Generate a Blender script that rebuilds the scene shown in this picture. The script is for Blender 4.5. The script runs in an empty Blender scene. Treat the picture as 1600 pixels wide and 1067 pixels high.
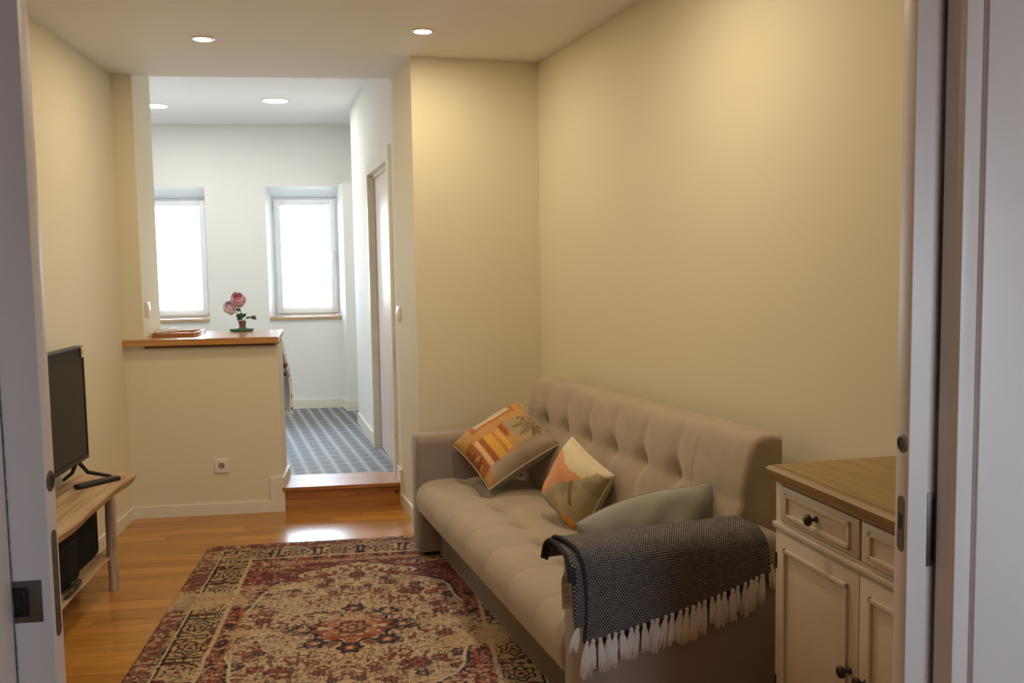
import bpy, bmesh, math, random
import numpy as np
from mathutils import Vector, Matrix
S = bpy.context.scene
COL = S.collection
rnd = random.Random(7)

# ------------------------------------------------------------------ camera
cam_d = bpy.data.cameras.new('camera'); cam = bpy.data.objects.new('camera', cam_d); COL.objects.link(cam)
R_ = (0.9909522550, -0.1332477714, -0.0160828998)
D_ = (-0.0268082996, -0.0790934656, -0.9965066677)
F_ = (0.1315102404, 0.9879216847, -0.0819499942)
cam.matrix_world = Matrix(((R_[0], -D_[0], -F_[0], 0.0), (R_[1], -D_[1], -F_[1], 0.0), (R_[2], -D_[2], -F_[2], 1.42), (0, 0, 0, 1)))
cam_d.sensor_width = 36.0
cam_d.lens = 1430.43 / 1600.0 * 36.0
cam_d.clip_start = 0.02
S.camera = cam

# ------------------------------------------------------------------ view, world, light
S.view_settings.view_transform = 'Standard'
S.view_settings.look = 'None'
S.view_settings.gamma = 1.0
S.view_settings.use_curve_mapping = False
S.view_settings.exposure = 0.0
SKY_STRENGTH = 25.0
LIVING_W, KITCHEN_W = 7.0, 8.2
WARM = (1.0, 0.80, 0.54)
NEUTRAL = (1.0, 0.975, 0.95)
w = bpy.data.worlds.new('sky'); S.world = w; w.use_nodes = True
nt = w.node_tree; bg = nt.nodes['Background']
tc = nt.nodes.new('ShaderNodeTexCoord'); sp = nt.nodes.new('ShaderNodeSeparateXYZ')
rp = nt.nodes.new('ShaderNodeValToRGB'); mr = nt.nodes.new('ShaderNodeMapRange')
nt.links.new(tc.outputs['Generated'], sp.inputs[0]); nt.links.new(sp.outputs['Z'], mr.inputs['Value'])
mr.inputs['From Min'].default_value = -1.0; mr.inputs['From Max'].default_value = 1.0
nt.links.new(mr.outputs[0], rp.inputs[0])
rp.color_ramp.elements[0].position = 0.0; rp.color_ramp.elements[0].color = (0.30, 0.29, 0.27, 1)
rp.color_ramp.elements[1].position = 1.0; rp.color_ramp.elements[1].color = (0.58, 0.77, 1.0, 1)
e = rp.color_ramp.elements.new(0.49); e.color = (0.50, 0.51, 0.52, 1)
e = rp.color_ramp.elements.new(0.53); e.color = (0.75, 0.875, 1.0, 1)
nt.links.new(rp.outputs[0], bg.inputs['Color']); bg.inputs['Strength'].default_value = SKY_STRENGTH

def light_at(name, loc, energy, color, size, parent=None, spread=180):
    d = bpy.data.lights.new(name, 'AREA'); d.shape = 'DISK'; d.size = size; d.energy = energy; d.color = color
    d.spread = math.radians(spread)
    o = bpy.data.objects.new(name, d); COL.objects.link(o); o.location = loc
    if parent: o.parent = parent
    return o

def portal(name, loc, rot, sx, sy):
    d = bpy.data.lights.new(name, 'AREA'); d.shape = 'RECTANGLE'; d.size = sx; d.size_y = sy; d.energy = 1
    d.cycles.is_portal = True
    o = bpy.data.objects.new(name, d); COL.objects.link(o); o.location = loc; o.rotation_euler = rot
    return o

# ------------------------------------------------------------------ material helpers
class MT:
    def __init__(s, name, rough=0.6, spec=0.5):
        s.m = bpy.data.materials.new(name); s.m.use_nodes = True
        s.t = s.m.node_tree; s.b = s.t.nodes['Principled BSDF']
        s.b.inputs['Roughness'].default_value = rough
        s.b.inputs['Specular IOR Level'].default_value = spec
    def n(s, kind, **kw):
        nd = s.t.nodes.new('ShaderNode' + kind)
        for k, v in kw.items():
            if hasattr(nd, k): setattr(nd, k, v)
        return nd
    def l(s, a, b): s.t.links.new(a, b)
    def coord(s, kind='Object', scale=(1, 1, 1), rot=(0, 0, 0)):
        c = s.n('TexCoord'); mp = s.n('Mapping')
        mp.inputs['Scale'].default_value = scale; mp.inputs['Rotation'].default_value = rot
        s.l(c.outputs[kind], mp.inputs['Vector']); return mp.outputs[0]
    def noise(s, vec, scale, detail=3, rough=0.55, dist=0.0):
        q = s.n('TexNoise'); q.inputs['Scale'].default_value = scale; q.inputs['Detail'].default_value = detail
        q.inputs['Roughness'].default_value = rough; q.inputs['Distortion'].default_value = dist
        if vec is not None: s.l(vec, q.inputs['Vector'])
        return q.outputs['Fac']
    def ramp(s, fac, stops):
        r = s.n('ValToRGB'); e = r.color_ramp.elements
        while len(e) < len(stops): e.new(0.5)
        for el, (p, c) in zip(e, stops):
            el.position = p; el.color = (c[0], c[1], c[2], 1)
        s.l(fac, r.inputs[0]); return r.outputs[0]
    def math(s, op, a, b=None, c=None):
        m = s.n('Math', operation=op)
        for i, v in enumerate((a, b, c)):
            if v is None: continue
            if isinstance(v, (int, float)): m.inputs[i].default_value = v
            else: s.l(v, m.inputs[i])
        return m.outputs[0]
    def mix(s, fac, a, b, blend='MIX'):
        m = s.n('Mix', data_type='RGBA', blend_type=blend)
        def put(i, v):
            if isinstance(v, (int, float)): m.inputs[i].default_value = v
            elif isinstance(v, tuple): m.inputs[i].default_value = (v[0], v[1], v[2], 1)
            else: s.l(v, m.inputs[i])
        put(0, fac); put(6, a); put(7, b); return m.outputs[2]
    def bump(s, h, strength=0.2, dist=0.002):
        b = s.n('Bump'); b.inputs['Strength'].default_value = strength; b.inputs['Distance'].default_value = dist
        s.l(h, b.inputs['Height']); s.l(b.outputs[0], s.b.inputs['Normal'])
    def col(s, c):
        if isinstance(c, tuple): s.b.inputs['Base Color'].default_value = (c[0], c[1], c[2], 1)
        else: s.l(c, s.b.inputs['Base Color'])

def plain(name, c, rough=0.6, spec=0.5, metal=0.0, bump=None, vary=0.05):
    m = MT(name, rough, spec); v = m.coord()
    f = m.noise(v, 9.0, 2)
    lo = tuple(x * (1 - vary) for x in c); hi = tuple(min(1, x * (1 + vary)) for x in c)
    m.col(m.ramp(f, [(0.3, lo), (0.7, hi)])); m.b.inputs['Metallic'].default_value = metal
    if bump: m.bump(m.noise(v, bump[0], 3), bump[1], bump[2])
    return m.m

def wall_paint(name, c):
    m = MT(name, 0.75, 0.25); v = m.coord()
    m.col(m.ramp(m.noise(v, 1.3, 2), [(0.3, tuple(x * 0.985 for x in c)), (0.7, c)]))
    m.bump(m.noise(v, 220, 2), 0.12, 0.001); return m.m

def wood(name, dark, mid, light, axis=0, rough=0.45, scale=1.0, coat=0.0, seed=0.0):
    m = MT(name, rough, 0.5)
    sc = [14.0, 14.0, 14.0]; sc[axis] = 0.9
    v = m.coord('Object', tuple(x * scale for x in sc))
    mp = m.n('Mapping'); mp.inputs['Location'].default_value = (seed, seed * 1.7, seed * .6); m.l(v, mp.inputs['Vector'])
    f = m.noise(mp.outputs[0], 2.2, 6, 0.6, 0.6)
    m.col(m.ramp(f, [(0.32, dark), (0.5, mid), (0.68, light)]))
    m.bump(f, 0.08, 0.002)
    m.b.inputs['Coat Weight'].default_value = coat
    return m.m

def fabric(name, c, scale=900, rough=0.95, vary=0.1, sheen=0.25):
    m = MT(name, rough, 0.15); v = m.coord()
    f = m.noise(v, 7.0, 3); g = m.noise(v, scale, 1)
    a = m.ramp(f, [(0.3, tuple(x * (1 - vary) for x in c)), (0.7, tuple(x * (1 + vary) for x in c))])
    m.col(m.mix(0.35, a, m.ramp(g, [(0.35, tuple(x * .7 for x in c)), (0.65, tuple(x * 1.25 for x in c))])))
    m.b.inputs['Sheen Weight'].default_value = sheen; m.b.inputs['Sheen Roughness'].default_value = 0.5
    m.bump(g, 0.15, 0.0008); return m.m

def vcol(name, rough=0.9, spec=0.15, bscale=700):
    m = MT(name, rough, spec); a = m.n('Attribute'); a.attribute_name = 'dye'
    g = m.noise(m.coord(), bscale, 1)
    m.col(m.mix(0.22, a.outputs['Color'], m.mix(1.0, a.outputs['Color'], m.ramp(g, [(0.3, (.55, .55, .55)), (0.7, (1.35, 1.35, 1.35))]), 'MULTIPLY')))
    m.bump(g, 0.25, 0.001); return m.m

M = {}
M['cream'] = wall_paint('cream wall paint', (0.80, 0.745, 0.565))
M['kcream'] = wall_paint('kitchen wall paint', (0.84, 0.84, 0.80))
M['ceil'] = wall_paint('ceiling paint', (0.87, 0.865, 0.86))
M['nearwall'] = wall_paint('grey hall paint', (0.42, 0.41, 0.42))
M['trim'] = plain('trim paint', (0.82, 0.79, 0.68), 0.45, 0.4, vary=0.02)
M['door'] = plain('door paint', (0.80, 0.70, 0.655), 0.4, 0.45, vary=0.02)
M['pvc'] = plain('window pvc', (0.90, 0.93, 0.95), 0.3, 0.5, vary=0.01)
M['plastic_w'] = plain('white plastic', (0.84, 0.80, 0.74), 0.3, 0.5, vary=0.02)
M['plastic_d'] = plain('socket dark hole', (0.10, 0.08, 0.06), 0.5)
M['steel'] = plain('brushed steel', (0.20, 0.165, 0.15), 0.5, 0.5, 0.9)
M['black'] = plain('black plastic', (0.012, 0.012, 0.013), 0.42, 0.45)
M['blackmatte'] = plain('black cloth', (0.010, 0.010, 0.011), 0.8, 0.2)
M['bronze'] = plain('dark bronze', (0.055, 0.042, 0.035), 0.35, 0.5, 0.8)
M['brush'] = plain('grey brush seal', (0.16, 0.15, 0.15), 0.95, 0.1, vary=.4)
M['counter'] = wood('oiled pine', (0.40, 0.17, 0.045), (0.52, 0.24, 0.07), (0.62, 0.31, 0.10), 0, 0.28, coat=.3)
M['step'] = wood('varnished step wood', (0.33, 0.125, 0.035), (0.42, 0.17, 0.05), (0.50, 0.22, 0.07), 0, 0.36, coat=.2)
M['under'] = wood('dark strip wood', (0.08, 0.03, 0.012), (0.11, 0.04, 0.016), (0.14, 0.06, 0.02), 0, 0.5)
M['sill'] = wood('sill wood', (0.42, 0.27, 0.14), (0.52, 0.34, 0.18), (0.6, 0.4, 0.23), 0, 0.4)
M['rustic'] = wood('rustic pale wood', (0.36, 0.21, 0.10), (0.56, 0.37, 0.20), (0.68, 0.49, 0.30), 1, 0.6)
M['rusticleg'] = wood('rough limewashed wood', (0.20, 0.12, 0.08), (0.42, 0.30, 0.22), (0.62, 0.52, 0.42), 2, 0.75)
M['oak'] = wood('pale oak veneer', (0.30, 0.185, 0.068), (0.355, 0.23, 0.09), (0.40, 0.27, 0.115), 1, 0.42)
M['oakedge'] = wood('oak moulding', (0.40, 0.24, 0.10), (0.50, 0.31, 0.14), (0.56, 0.37, 0.18), 1, 0.4)
M['cab'] = plain('aged cream paint', (0.63, 0.53, 0.405), 0.5, 0.4, vary=.04)
M['cabin'] = plain('groove shade paint', (0.20, 0.15, 0.10), 0.7)
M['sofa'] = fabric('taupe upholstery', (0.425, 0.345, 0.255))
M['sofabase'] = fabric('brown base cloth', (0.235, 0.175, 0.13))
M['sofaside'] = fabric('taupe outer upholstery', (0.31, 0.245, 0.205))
M['wool'] = fabric('white fringe yarn', (0.72, 0.66, 0.62), 500, vary=.15)
M['tag'] = fabric('woven white tape', (0.90, 0.84, 0.72), 900, vary=.05)
M['tagink'] = plain('woven tag print', (0.46, 0.33, 0.22), 0.8)
M['denim'] = fabric('blue grey linen', (0.29, 0.283, 0.245), 420, vary=.22)
M['rug'] = vcol('rug pile', 0.95, 0.1, 500)
M['cushion'] = vcol('printed cushion cloth', 0.9, 0.15, 800)
M['clothprint'] = vcol('printed cotton', 0.9, 0.15, 800)
M['mugclay'] = plain('brown clay', (0.19, 0.10, 0.065), 0.5, vary=.2)
M['leaf'] = plain('dark leaf', (0.035, 0.085, 0.05), 0.5, vary=.3)
M['leafgrey'] = plain('grey leaf', (0.10, 0.13, 0.115), 0.5, vary=.3)
M['petal'] = plain('pink petal', (0.93, 0.24, 0.47), 0.6, 0.3, vary=.25)
M['petalmid'] = plain('mid pink petal', (0.95, 0.58, 0.74), 0.6, 0.3, vary=.2)
M['petalpale'] = plain('pale pink petal', (0.96, 0.80, 0.91), 0.6, 0.3, vary=.15)
M['yellow'] = plain('yellow label', (0.82, 0.62, 0.12), 0.5)
M['ink'] = plain('label ink', (0.22, 0.13, 0.03), 0.6)

def weave():
    m = MT('woven blanket', 0.95, 0.1); a = m.n('UVMap'); sp_ = m.n('SeparateXYZ'); m.l(a.outputs[0], sp_.inputs[0])
    u = m.math('MULTIPLY', sp_.outputs[0], 1 / 0.0074); v = m.math('MULTIPLY', sp_.outputs[1], 1 / 0.0058)
    row = m.math('FLOOR', v); sh = m.math('MULTIPLY', m.math('MODULO', row, 2.0), 0.5)
    fu = m.math('ABSOLUTE', m.math('SUBTRACT', m.math('FRACT', m.math('ADD', u, sh)), 0.5))
    fv = m.math('ABSOLUTE', m.math('SUBTRACT', m.math('FRACT', v), 0.5))
    d = m.math('ADD', m.math('MULTIPLY', fu, 1.0), m.math('MULTIPLY', fv, 1.15))
    nz = m.noise(m.coord(), 60, 2); d2 = m.math('ADD', d, m.math('MULTIPLY', m.math('SUBTRACT', nz, 0.5), 0.25))
    c = m.ramp(d2, [(0.30, (0.46, 0.42, 0.39)), (0.46, (0.040, 0.038, 0.044))])
    m.col(c); m.bump(m.math('SUBTRACT', 1.0, d2), 0.6, 0.003); return m.m
M['weave'] = weave()

def floor_wood():
    m = MT('honey oak floor', 0.22, 0.5)
    c = m.n('TexCoord'); sp_ = m.n('SeparateXYZ'); m.l(c.outputs['Object'], sp_.inputs[0])
    x, y = sp_.outputs[0], sp_.outputs[1]
    r = m.math('DIVIDE', y, 0.092); row = m.math('FLOOR', r)
    wn = m.n('TexWhiteNoise', noise_dimensions='1D'); m.l(row, wn.inputs['W'])
    xs = m.math('ADD', m.math('DIVIDE', x, 0.85), m.math('MULTIPLY', wn.outputs['Value'], 7.3)); cell = m.math('FLOOR', xs)
    cv = m.n('CombineXYZ'); m.l(row, cv.inputs[0]); m.l(cell, cv.inputs[1])
    w2 = m.n('TexWhiteNoise', noise_dimensions='2D'); m.l(cv.outputs[0], w2.inputs['Vector'])
    gv = m.n('CombineXYZ'); m.l(m.math('ADD', m.math('MULTIPLY', x, 1.4), m.math('MULTIPLY', w2.outputs['Value'], 40.0)), gv.inputs[0]); m.l(m.math('MULTIPLY', y, 22.0), gv.inputs[1])
    g = m.noise(gv.outputs[0], 1.6, 6, 0.62, 0.8)
    base = m.ramp(g, [(0.28, (0.37, 0.155, 0.030)), (0.48, (0.50, 0.23, 0.048)), (0.72, (0.60, 0.30, 0.072))])
    kn = m.noise(gv.outputs[0], 0.55, 2, 0.5, 0.3)
    base = m.mix(m.ramp(kn, [(0.66, (0, 0, 0)), (0.80, (1, 1, 1))]), base, (0.20, 0.08, 0.02))
    tint = m.ramp(w2.outputs['Value'], [(0.0, (0.80, 0.78, 0.74)), (1.0, (1.12, 1.1, 1.06))])
    cc = m.mix(1.0, base, tint, 'MULTIPLY')
    fy = m.math('FRACT', r); fx = m.math('FRACT', xs)
    gap = m.math('MAXIMUM', m.math('GREATER_THAN', fy, 0.985), m.math('GREATER_THAN', fx, 0.997))
    m.col(m.mix(m.math('MULTIPLY', gap, 0.55), cc, (0.12, 0.05, 0.015)))
    m.bump(m.math('SUBTRACT', m.math('MULTIPLY', g, 0.25), gap), 0.05, 0.001)
    return m.m
M['floor'] = floor_wood()

def tile_floor():
    m = MT('patterned grey tiles', 0.60, 0.3)
    v = m.coord('Object', (1, 1, 1), (0, 0, math.radians(-10.8)))
    sp_ = m.n('SeparateXYZ'); m.l(v, sp_.inputs[0])
    u = m.math('DIVIDE', sp_.outputs[0], 0.0935); q = m.math('DIVIDE', sp_.outputs[1], 0.150)
    fu = m.math('FRACT', u); fq = m.math('FRACT', q)
    au = m.math('ABSOLUTE', m.math('SUBTRACT', fu, 0.5)); aq = m.math('ABSOLUTE', m.math('SUBTRACT', fq, 0.5))
    dia = m.math('ADD', au, aq)
    ring = m.math('ABSOLUTE', m.math('SUBTRACT', m.math('FRACT', m.math('MULTIPLY', dia, 3.0)), 0.5))
    dash = m.math('MULTIPLY', m.math('LESS_THAN', m.math('ABSOLUTE', m.math('SUBTRACT', aq, 0.20)), 0.085), m.math('LESS_THAN', m.math('ABSOLUTE', m.math('SUBTRACT', au, 0.14)), 0.15))
    c = m.ramp(ring, [(0.15, (0.19, 0.193, 0.205)), (0.36, (0.275, 0.275, 0.285))])
    c = m.mix(dash, c, (0.05, 0.052, 0.066))
    st = m.math('GREATER_THAN', au, 0.385)
    spk = m.ramp(m.math('ABSOLUTE', m.math('SUBTRACT', m.math('FRACT', m.math('MULTIPLY', q, 2.0)), 0.5)), [(0.1, (0.27, 0.275, 0.295)), (0.3, (0.42, 0.425, 0.445))])
    c = m.mix(st, c, spk)
    gr = m.math('GREATER_THAN', m.math('ABSOLUTE', m.math('SUBTRACT', m.math('FRACT', m.math('MULTIPLY', q, 0.5)), 0.5)), 0.494)
    m.col(m.mix(m.math('MULTIPLY', gr, .5), c, (0.45, 0.45, 0.45))); return m.m
M['tile'] = tile_floor()

def emit(name, c, s):
    m = bpy.data.materials.new(name); m.use_nodes = True; t = m.node_tree
    b = t.nodes['Principled BSDF']; b.inputs['Base Color'].default_value = (.9, .9, .9, 1)
    b.inputs['Emission Color'].default_value = (c[0], c[1], c[2], 1); b.inputs['Emission Strength'].default_value = s
    return m
M['lens_w'] = emit('warm lamp lens', (1, 0.86, 0.66), 14)
M['lens_n'] = emit('kitchen lamp lens', (1, 0.96, 0.9), 14)

def glass(name, tint=(1, 1, 1), rough=0.0):
    m = bpy.data.materials.new(name); m.use_nodes = True; t = m.node_tree
    for n_ in list(t.nodes):
        if n_.type != 'OUTPUT_MATERIAL': t.nodes.remove(n_)
    out = [n_ for n_ in t.nodes if n_.type == 'OUTPUT_MATERIAL'][0]
    tr = t.nodes.new('ShaderNodeBsdfTransparent'); tr.inputs[0].default_value = (*tint, 1)
    gl = t.nodes.new('ShaderNodeBsdfGlossy'); gl.inputs['Roughness'].default_value = rough + .02
    fr = t.nodes.new('ShaderNodeFresnel'); fr.inputs[0].default_value = 1.35
    mx = t.nodes.new('ShaderNodeMixShader')
    t.links.new(fr.outputs[0], mx.inputs[0]); t.links.new(tr.outputs[0], mx.inputs[1]); t.links.new(gl.outputs[0], mx.inputs[2])
    t.links.new(mx.outputs[0], out.inputs[0]); return m
M['glass'] = glass('window glass', (0.97, 0.985, 0.98))

def green_glass():
    m = MT('green edged glass', 0.08, 0.5); m.col(m.ramp(m.noise(m.coord(), 40, 2), [(.3, (0.07, 0.34, 0.26)), (.7, (0.14, 0.46, 0.36))]))
    m.b.inputs['Transmission Weight'].default_value = 0.35; return m.m
M['gglass'] = green_glass()

def screen_mat():
    m = MT('dark glossy screen', 0.22, 0.12); m.col(m.ramp(m.noise(m.coord(), 3, 2), [(.3, (0.010, 0.010, 0.013)), (.7, (0.016, 0.016, 0.02))]))
    return m.m
M['screen'] = screen_mat()

# ------------------------------------------------------------------ mesh helpers
def raw(name, V, F, mat, parent=None, smooth=False):
    me = bpy.data.meshes.new(name); me.from_pydata([tuple(v) for v in V], [], [tuple(f) for f in F]); me.update()
    if mat: me.materials.append(mat)
    if smooth: me.shade_smooth()
    o = bpy.data.objects.new(name, me); COL.objects.link(o)
    if parent: o.parent = parent
    return o

class B:
    """collects shapes into one mesh"""
    def __init__(s): s.bm = bmesh.new()
    def box(s, lo, hi, bev=0.0, seg=2, mat=None):
        r = bmesh.ops.create_cube(s.bm, size=1.0); vs = r['verts']
        for v in vs:
            v.co = Vector([lo[i] + (v.co[i] + .5) * (hi[i] - lo[i]) for i in range(3)])
        if bev > 0:
            es = list({e_ for v in vs for e_ in v.link_edges})
            r2 = bmesh.ops.bevel(s.bm, geom=es, offset=bev, segments=seg, profile=0.5, affect='EDGES')
            vs = [v for v in r2['verts']]
        if mat is not None: bmesh.ops.transform(s.bm, matrix=mat, verts=list({v for v in vs if v.is_valid}))
        return s
    def prism(s, poly, z0, z1):
        a = [s.bm.verts.new((p[0], p[1], z0)) for p in poly]; b = [s.bm.verts.new((p[0], p[1], z1)) for p in poly]
        n_ = len(poly); s.bm.faces.new(a[::-1]); s.bm.faces.new(b)
        for i in range(n_): s.bm.faces.new((a[i], a[(i + 1) % n_], b[(i + 1) % n_], b[i]))
        return s
    def lathe(s, prof, axis='z', at=(0, 0, 0), seg=24, sx=1.0, sy=1.0):
        rings = []
        for r_, h in prof:
            ring = []
            for k in range(seg):
                t = 2 * math.pi * k / seg; x, y, z = r_ * math.cos(t) * sx, r_ * math.sin(t) * sy, h
                if axis == 'x': x, y, z = z, x, y
                elif axis == 'y': x, y, z = y, z, x
                ring.append(s.bm.verts.new((at[0] + x, at[1] + y, at[2] + z)))
            rings.append(ring)
        for i in range(len(rings) - 1):
            for k in range(seg):
                s.bm.faces.new((rings[i][k], rings[i][(k + 1) % seg], rings[i + 1][(k + 1) % seg], rings[i + 1][k]))
        s.bm.faces.new(rings[0][::-1]); s.bm.faces.new(rings[-1])
        return s
    def tube(s, pts, rad, seg=8):
        pts = [Vector(p) for p in pts]; rings = []
        for i, p in enumerate(pts):
            t = (pts[min(i + 1, len(pts) - 1)] - pts[max(i - 1, 0)]).normalized()
            u = t.orthogonal().normalized() if i == 0 else (u - t * u.dot(t)).normalized()
            v = t.cross(u); r_ = rad[i] if isinstance(rad, (list, tuple)) else rad
            rings.append([s.bm.verts.new(p + (u * math.cos(2 * math.pi * k / seg) + v * math.sin(2 * math.pi * k / seg)) * r_) for k in range(seg)])
        for i in range(len(rings) - 1):
            for k in range(seg): s.bm.faces.new((rings[i][k], rings[i][(k + 1) % seg], rings[i + 1][(k + 1) % seg], rings[i + 1][k]))
        s.bm.faces.new(rings[0][::-1]); s.bm.faces.new(rings[-1]); return s
    def build(s, name, mat, parent=None, smooth=None):
        bmesh.ops.recalc_face_normals(s.bm, faces=s.bm.faces[:])
        me = bpy.data.meshes.new(name); s.bm.to_mesh(me); s.bm.free()
        me.materials.append(mat)
        if smooth is not None:
            me.shade_smooth() if smooth >= 3.1 else me.set_sharp_from_angle(angle=smooth) if False else None
            if smooth >= 3.1: me.shade_smooth()
            else:
                me.shade_smooth(); me.set_sharp_from_angle(angle=smooth)
        o = bpy.data.objects.new(name, me); COL.objects.link(o)
        if parent: o.parent = parent
        return o

def box(name, lo, hi, mat, parent=None, bev=0.0, seg=2):
    return B().box(lo, hi, bev, seg).build(name, mat, parent, 0.6 if bev else None)

def tag(o, label=None, cat=None, group=None, kind=None):
    if label: o['label'] = label
    if cat: o['category'] = cat
    if group: o['group'] = group
    if kind: o['kind'] = kind
    return o
def thing(name, label, cat, loc=(0, 0, 0), rz=0.0, group=None, kind=None):
    o = bpy.data.objects.new(name, None); o.empty_display_size = .05; COL.objects.link(o)
    o.location = loc; o.rotation_euler = (0, 0, rz); return tag(o, label, cat, group, kind)
def struct(o, label, cat): return tag(o, label, cat, None, 'structure')
def copy_tree(o, parent=None):
    c = o.copy(); COL.objects.link(c)
    if parent: c.parent = parent
    for ch in list(o.children): copy_tree(ch, c)
    return c
def grid(nu, nv, fn):
    V = [fn(i, j) for i in range(nu) for j in range(nv)]
    F = [(i * nv + j, (i + 1) * nv + j, (i + 1) * nv + j + 1, i * nv + j + 1) for i in range(nu - 1) for j in range(nv - 1)]
    return V, F
def dye(o, cols):
    me = o.data; a = me.color_attributes.new('dye', 'FLOAT_COLOR', 'POINT')
    c = np.ones((len(me.vertices), 4), np.float32); c[:, :3] = cols; a.data.foreach_set('color', c.ravel())

# ------------------------------------------------------------------ room geometry numbers
ZC, ZK = 2.522, 2.722           # living ceiling, kitchen ceiling
ZF = 0.142                      # kitchen floor level
XL = -1.503                     # left wall
YB = 5.445                      # bar wall
YD0, YD1 = 1.39, 1.43           # pocket doors
RC = (0.833, 5.02)              # corner of right wall and pier
TR = 0.2053                     # right wall slope
def xr(y): return RC[0] + (RC[1] - y) * TR
PC = (0.1415, 4.91)             # pier front-left corner
PK = (0.045, 5.45)              # passage right, start of kitchen wall
KC = (-0.277, 7.67)             # kitchen wall end
YF = 8.56                       # window wall

struct(box('floor', (-2.2, -.8, -0.1), (2.6, YB + .02, 0), M['floor']), 'honey coloured oak strip floor of the living room', 'floor')
# living ceiling, ends with a small drop at the kitchen
struct(B().prism([(-1.7, 1.40), (xr(1.4) + .2, 1.40), (xr(5.0) + .2, 5.5), (-1.7, 5.5)], ZC, ZC + .32).build('ceiling', M['ceil']), 'white ceiling of the living room with round downlights', 'ceiling')
struct(box('wall_left', (XL - .2, 1.45, 0), (XL, YB + .5, ZC), M['cream']), 'long cream wall behind the television', 'wall')
struct(B().prism([(RC[0], RC[1]), (xr(1.45), 1.45), (xr(1.45) + .2, 1.45), (RC[0] + .25, RC[1] + .05)], 0, ZC).build('wall_right', M['cream']), 'long cream wall behind the sofa', 'wall')
# pier beside the passage together with the kitchen side wall
pk = B().prism([PC, RC, (RC[0] + .3, RC[1] + .4), (0.6, 5.8), (0.3, 5.6), (PK[0] + .05, 5.50), PK], 0, ZC)
struct(pk.build('wall_back', M['cream']), 'cream pier wall at the far end of the sofa, beside the passage', 'wall')
dk = Vector((KC[0] - PK[0], KC[1] - PK[1])).normalized(); nk = Vector((dk.y, -dk.x))
def kw(t, o=0.0): return (PK[0] + dk.x * t + nk.x * o, PK[1] + dk.y * t + nk.y * o)
LK = math.hypot(KC[0] - PK[0], KC[1] - PK[1])
DT0, DT1, DZ = 0.20, 1.135, 2.08   # door opening along the kitchen side wall
kb = B().prism([kw(0), kw(DT0), kw(DT0, .2), kw(0, .2)], ZF - .15, ZK)
kb.prism([kw(DT1), kw(LK), kw(LK, .2), kw(DT1, .2)], ZF - .15, ZK)
kb.prism([kw(DT0), kw(DT1), kw(DT1, .2), kw(DT0, .2)], DZ, ZK)
struct(kb.build('wall_kitchen_right', M['kcream']), 'pale kitchen side wall holding the white door', 'wall')
# partition stub above the counter
struct(B().prism([(XL - .02, YB), (-1.395, YB), (-1.41, YB + .46), (XL - .02, YB + .46)], 0, ZK).build('wall_partition', M['cream']), 'cream wall return at the left end of the bar counter', 'wall')
# bar wall
struct(B().prism([(-1.3955, YB), (-.652, YB), (-.662, YB + .34), (-1.405, YB + .34)], 0, 0.985).build('wall_bar', M['cream']), 'half height cream wall under the wooden bar counter', 'wall')
# kitchen shell
struct(box('floor_kitchen', (-2.7, YB + .30, ZF - .1), (0.7, 9.0, ZF), M['tile']), 'kitchen floor of small grey patterned tiles', 'floor')
struct(box('ceiling_kitchen', (-2.9, 5.5, ZK), (0.9, 9.0, ZK + .15), M['ceil']), 'white kitchen ceiling with two large downlights', 'ceiling')
struct(box('wall_kitchen_left', (-2.75, YB + .35, 0), (-2.6, 9.0, ZK), M['kcream']), 'pale kitchen wall hidden behind the partition', 'wall')
struct(box('wall_kitchen_bar', (-2.7, YB + .34, 0), (XL, YB + .46, ZK), M['kcream']), 'kitchen wall behind the television wall', 'wall')
W1 = (-2.30, -1.615); W2 = (-1.085, -.441); WZ = (0.975, 2.170)
fb = B()
for x0, x1 in ((-2.7, W1[0]), (W1[1], W2[0]), (W2[1], 0.7)): fb.box((x0, YF, 0), (x1, YF + .34, ZK))
for x0, x1 in (W1, W2):
    fb.box((x0, YF, 0), (x1, YF + .34, WZ[0])); fb.box((x0, YF, WZ[1]), (x1, YF + .34, ZK))
struct(fb.build('wall_back_kitchen', M['kcream']), 'pale kitchen end wall with two tall windows', 'wall')
struct(B().prism([(-.4405, YF), (-.388, 8.315), (0.1, 8.315), (0.1, YF)], ZF, WZ[1] + .01).build('trim_1', M['kcream']), 'shallow wall projection right of the kitchen windows', 'wall')
struct(box('wall_kitchen_far_right', (-.085, 7.60, 0), (0.3, 8.65, ZK), M['kcream']), 'kitchen wall beyond the corner', 'wall')

# camera side room (behind and beside the viewer)
ZH = 2.12
OX0, OX1 = -.556, .889
def pocket(name, x0, x1, label):
    b = B(); b.box((x0, 1.345, 0), (x1, 1.382, ZC + .1)); b.box((x0, 1.436, 0), (x1, 1.45, ZC + .1)); return struct(b.build(name, M['door']), label, 'wall')
pocket('wall_front_left', -2.2, OX0, 'pale wall around the left sliding door pocket')
pocket('wall_front_right', OX1, 2.6, 'pale wall around the right sliding door pocket')
struct(box('wall_front_top', (OX0, 1.345, ZH), (OX1, 1.45, ZC + .1), M['door']), 'wall above the sliding doors', 'wall')
struct(box('wall_near_left', (-2.3, -.8, 0), (-2.2, 1.36, ZC), M['nearwall']), 'left wall of the room in front', 'wall')
struct(box('wall_near_right', (1.7, -.8, 0), (1.8, 1.34, ZC), M['nearwall']), 'right wall of the room in front', 'wall')
nb = B()
NW = (.95, 1.36, 1.12, 1.86)  # unseen opening, added and placed to bring daylight onto the sliding doors
nb.box((-2.3, -.8, 0), (NW[0], -.7, ZC)); nb.box((NW[1], -.8, 0), (1.8, -.7, ZC)); nb.box((NW[0], -.8, 0), (NW[1], -.7, NW[2])); nb.box((NW[0], -.8, NW[3]), (NW[1], -.7, ZC))
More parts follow.
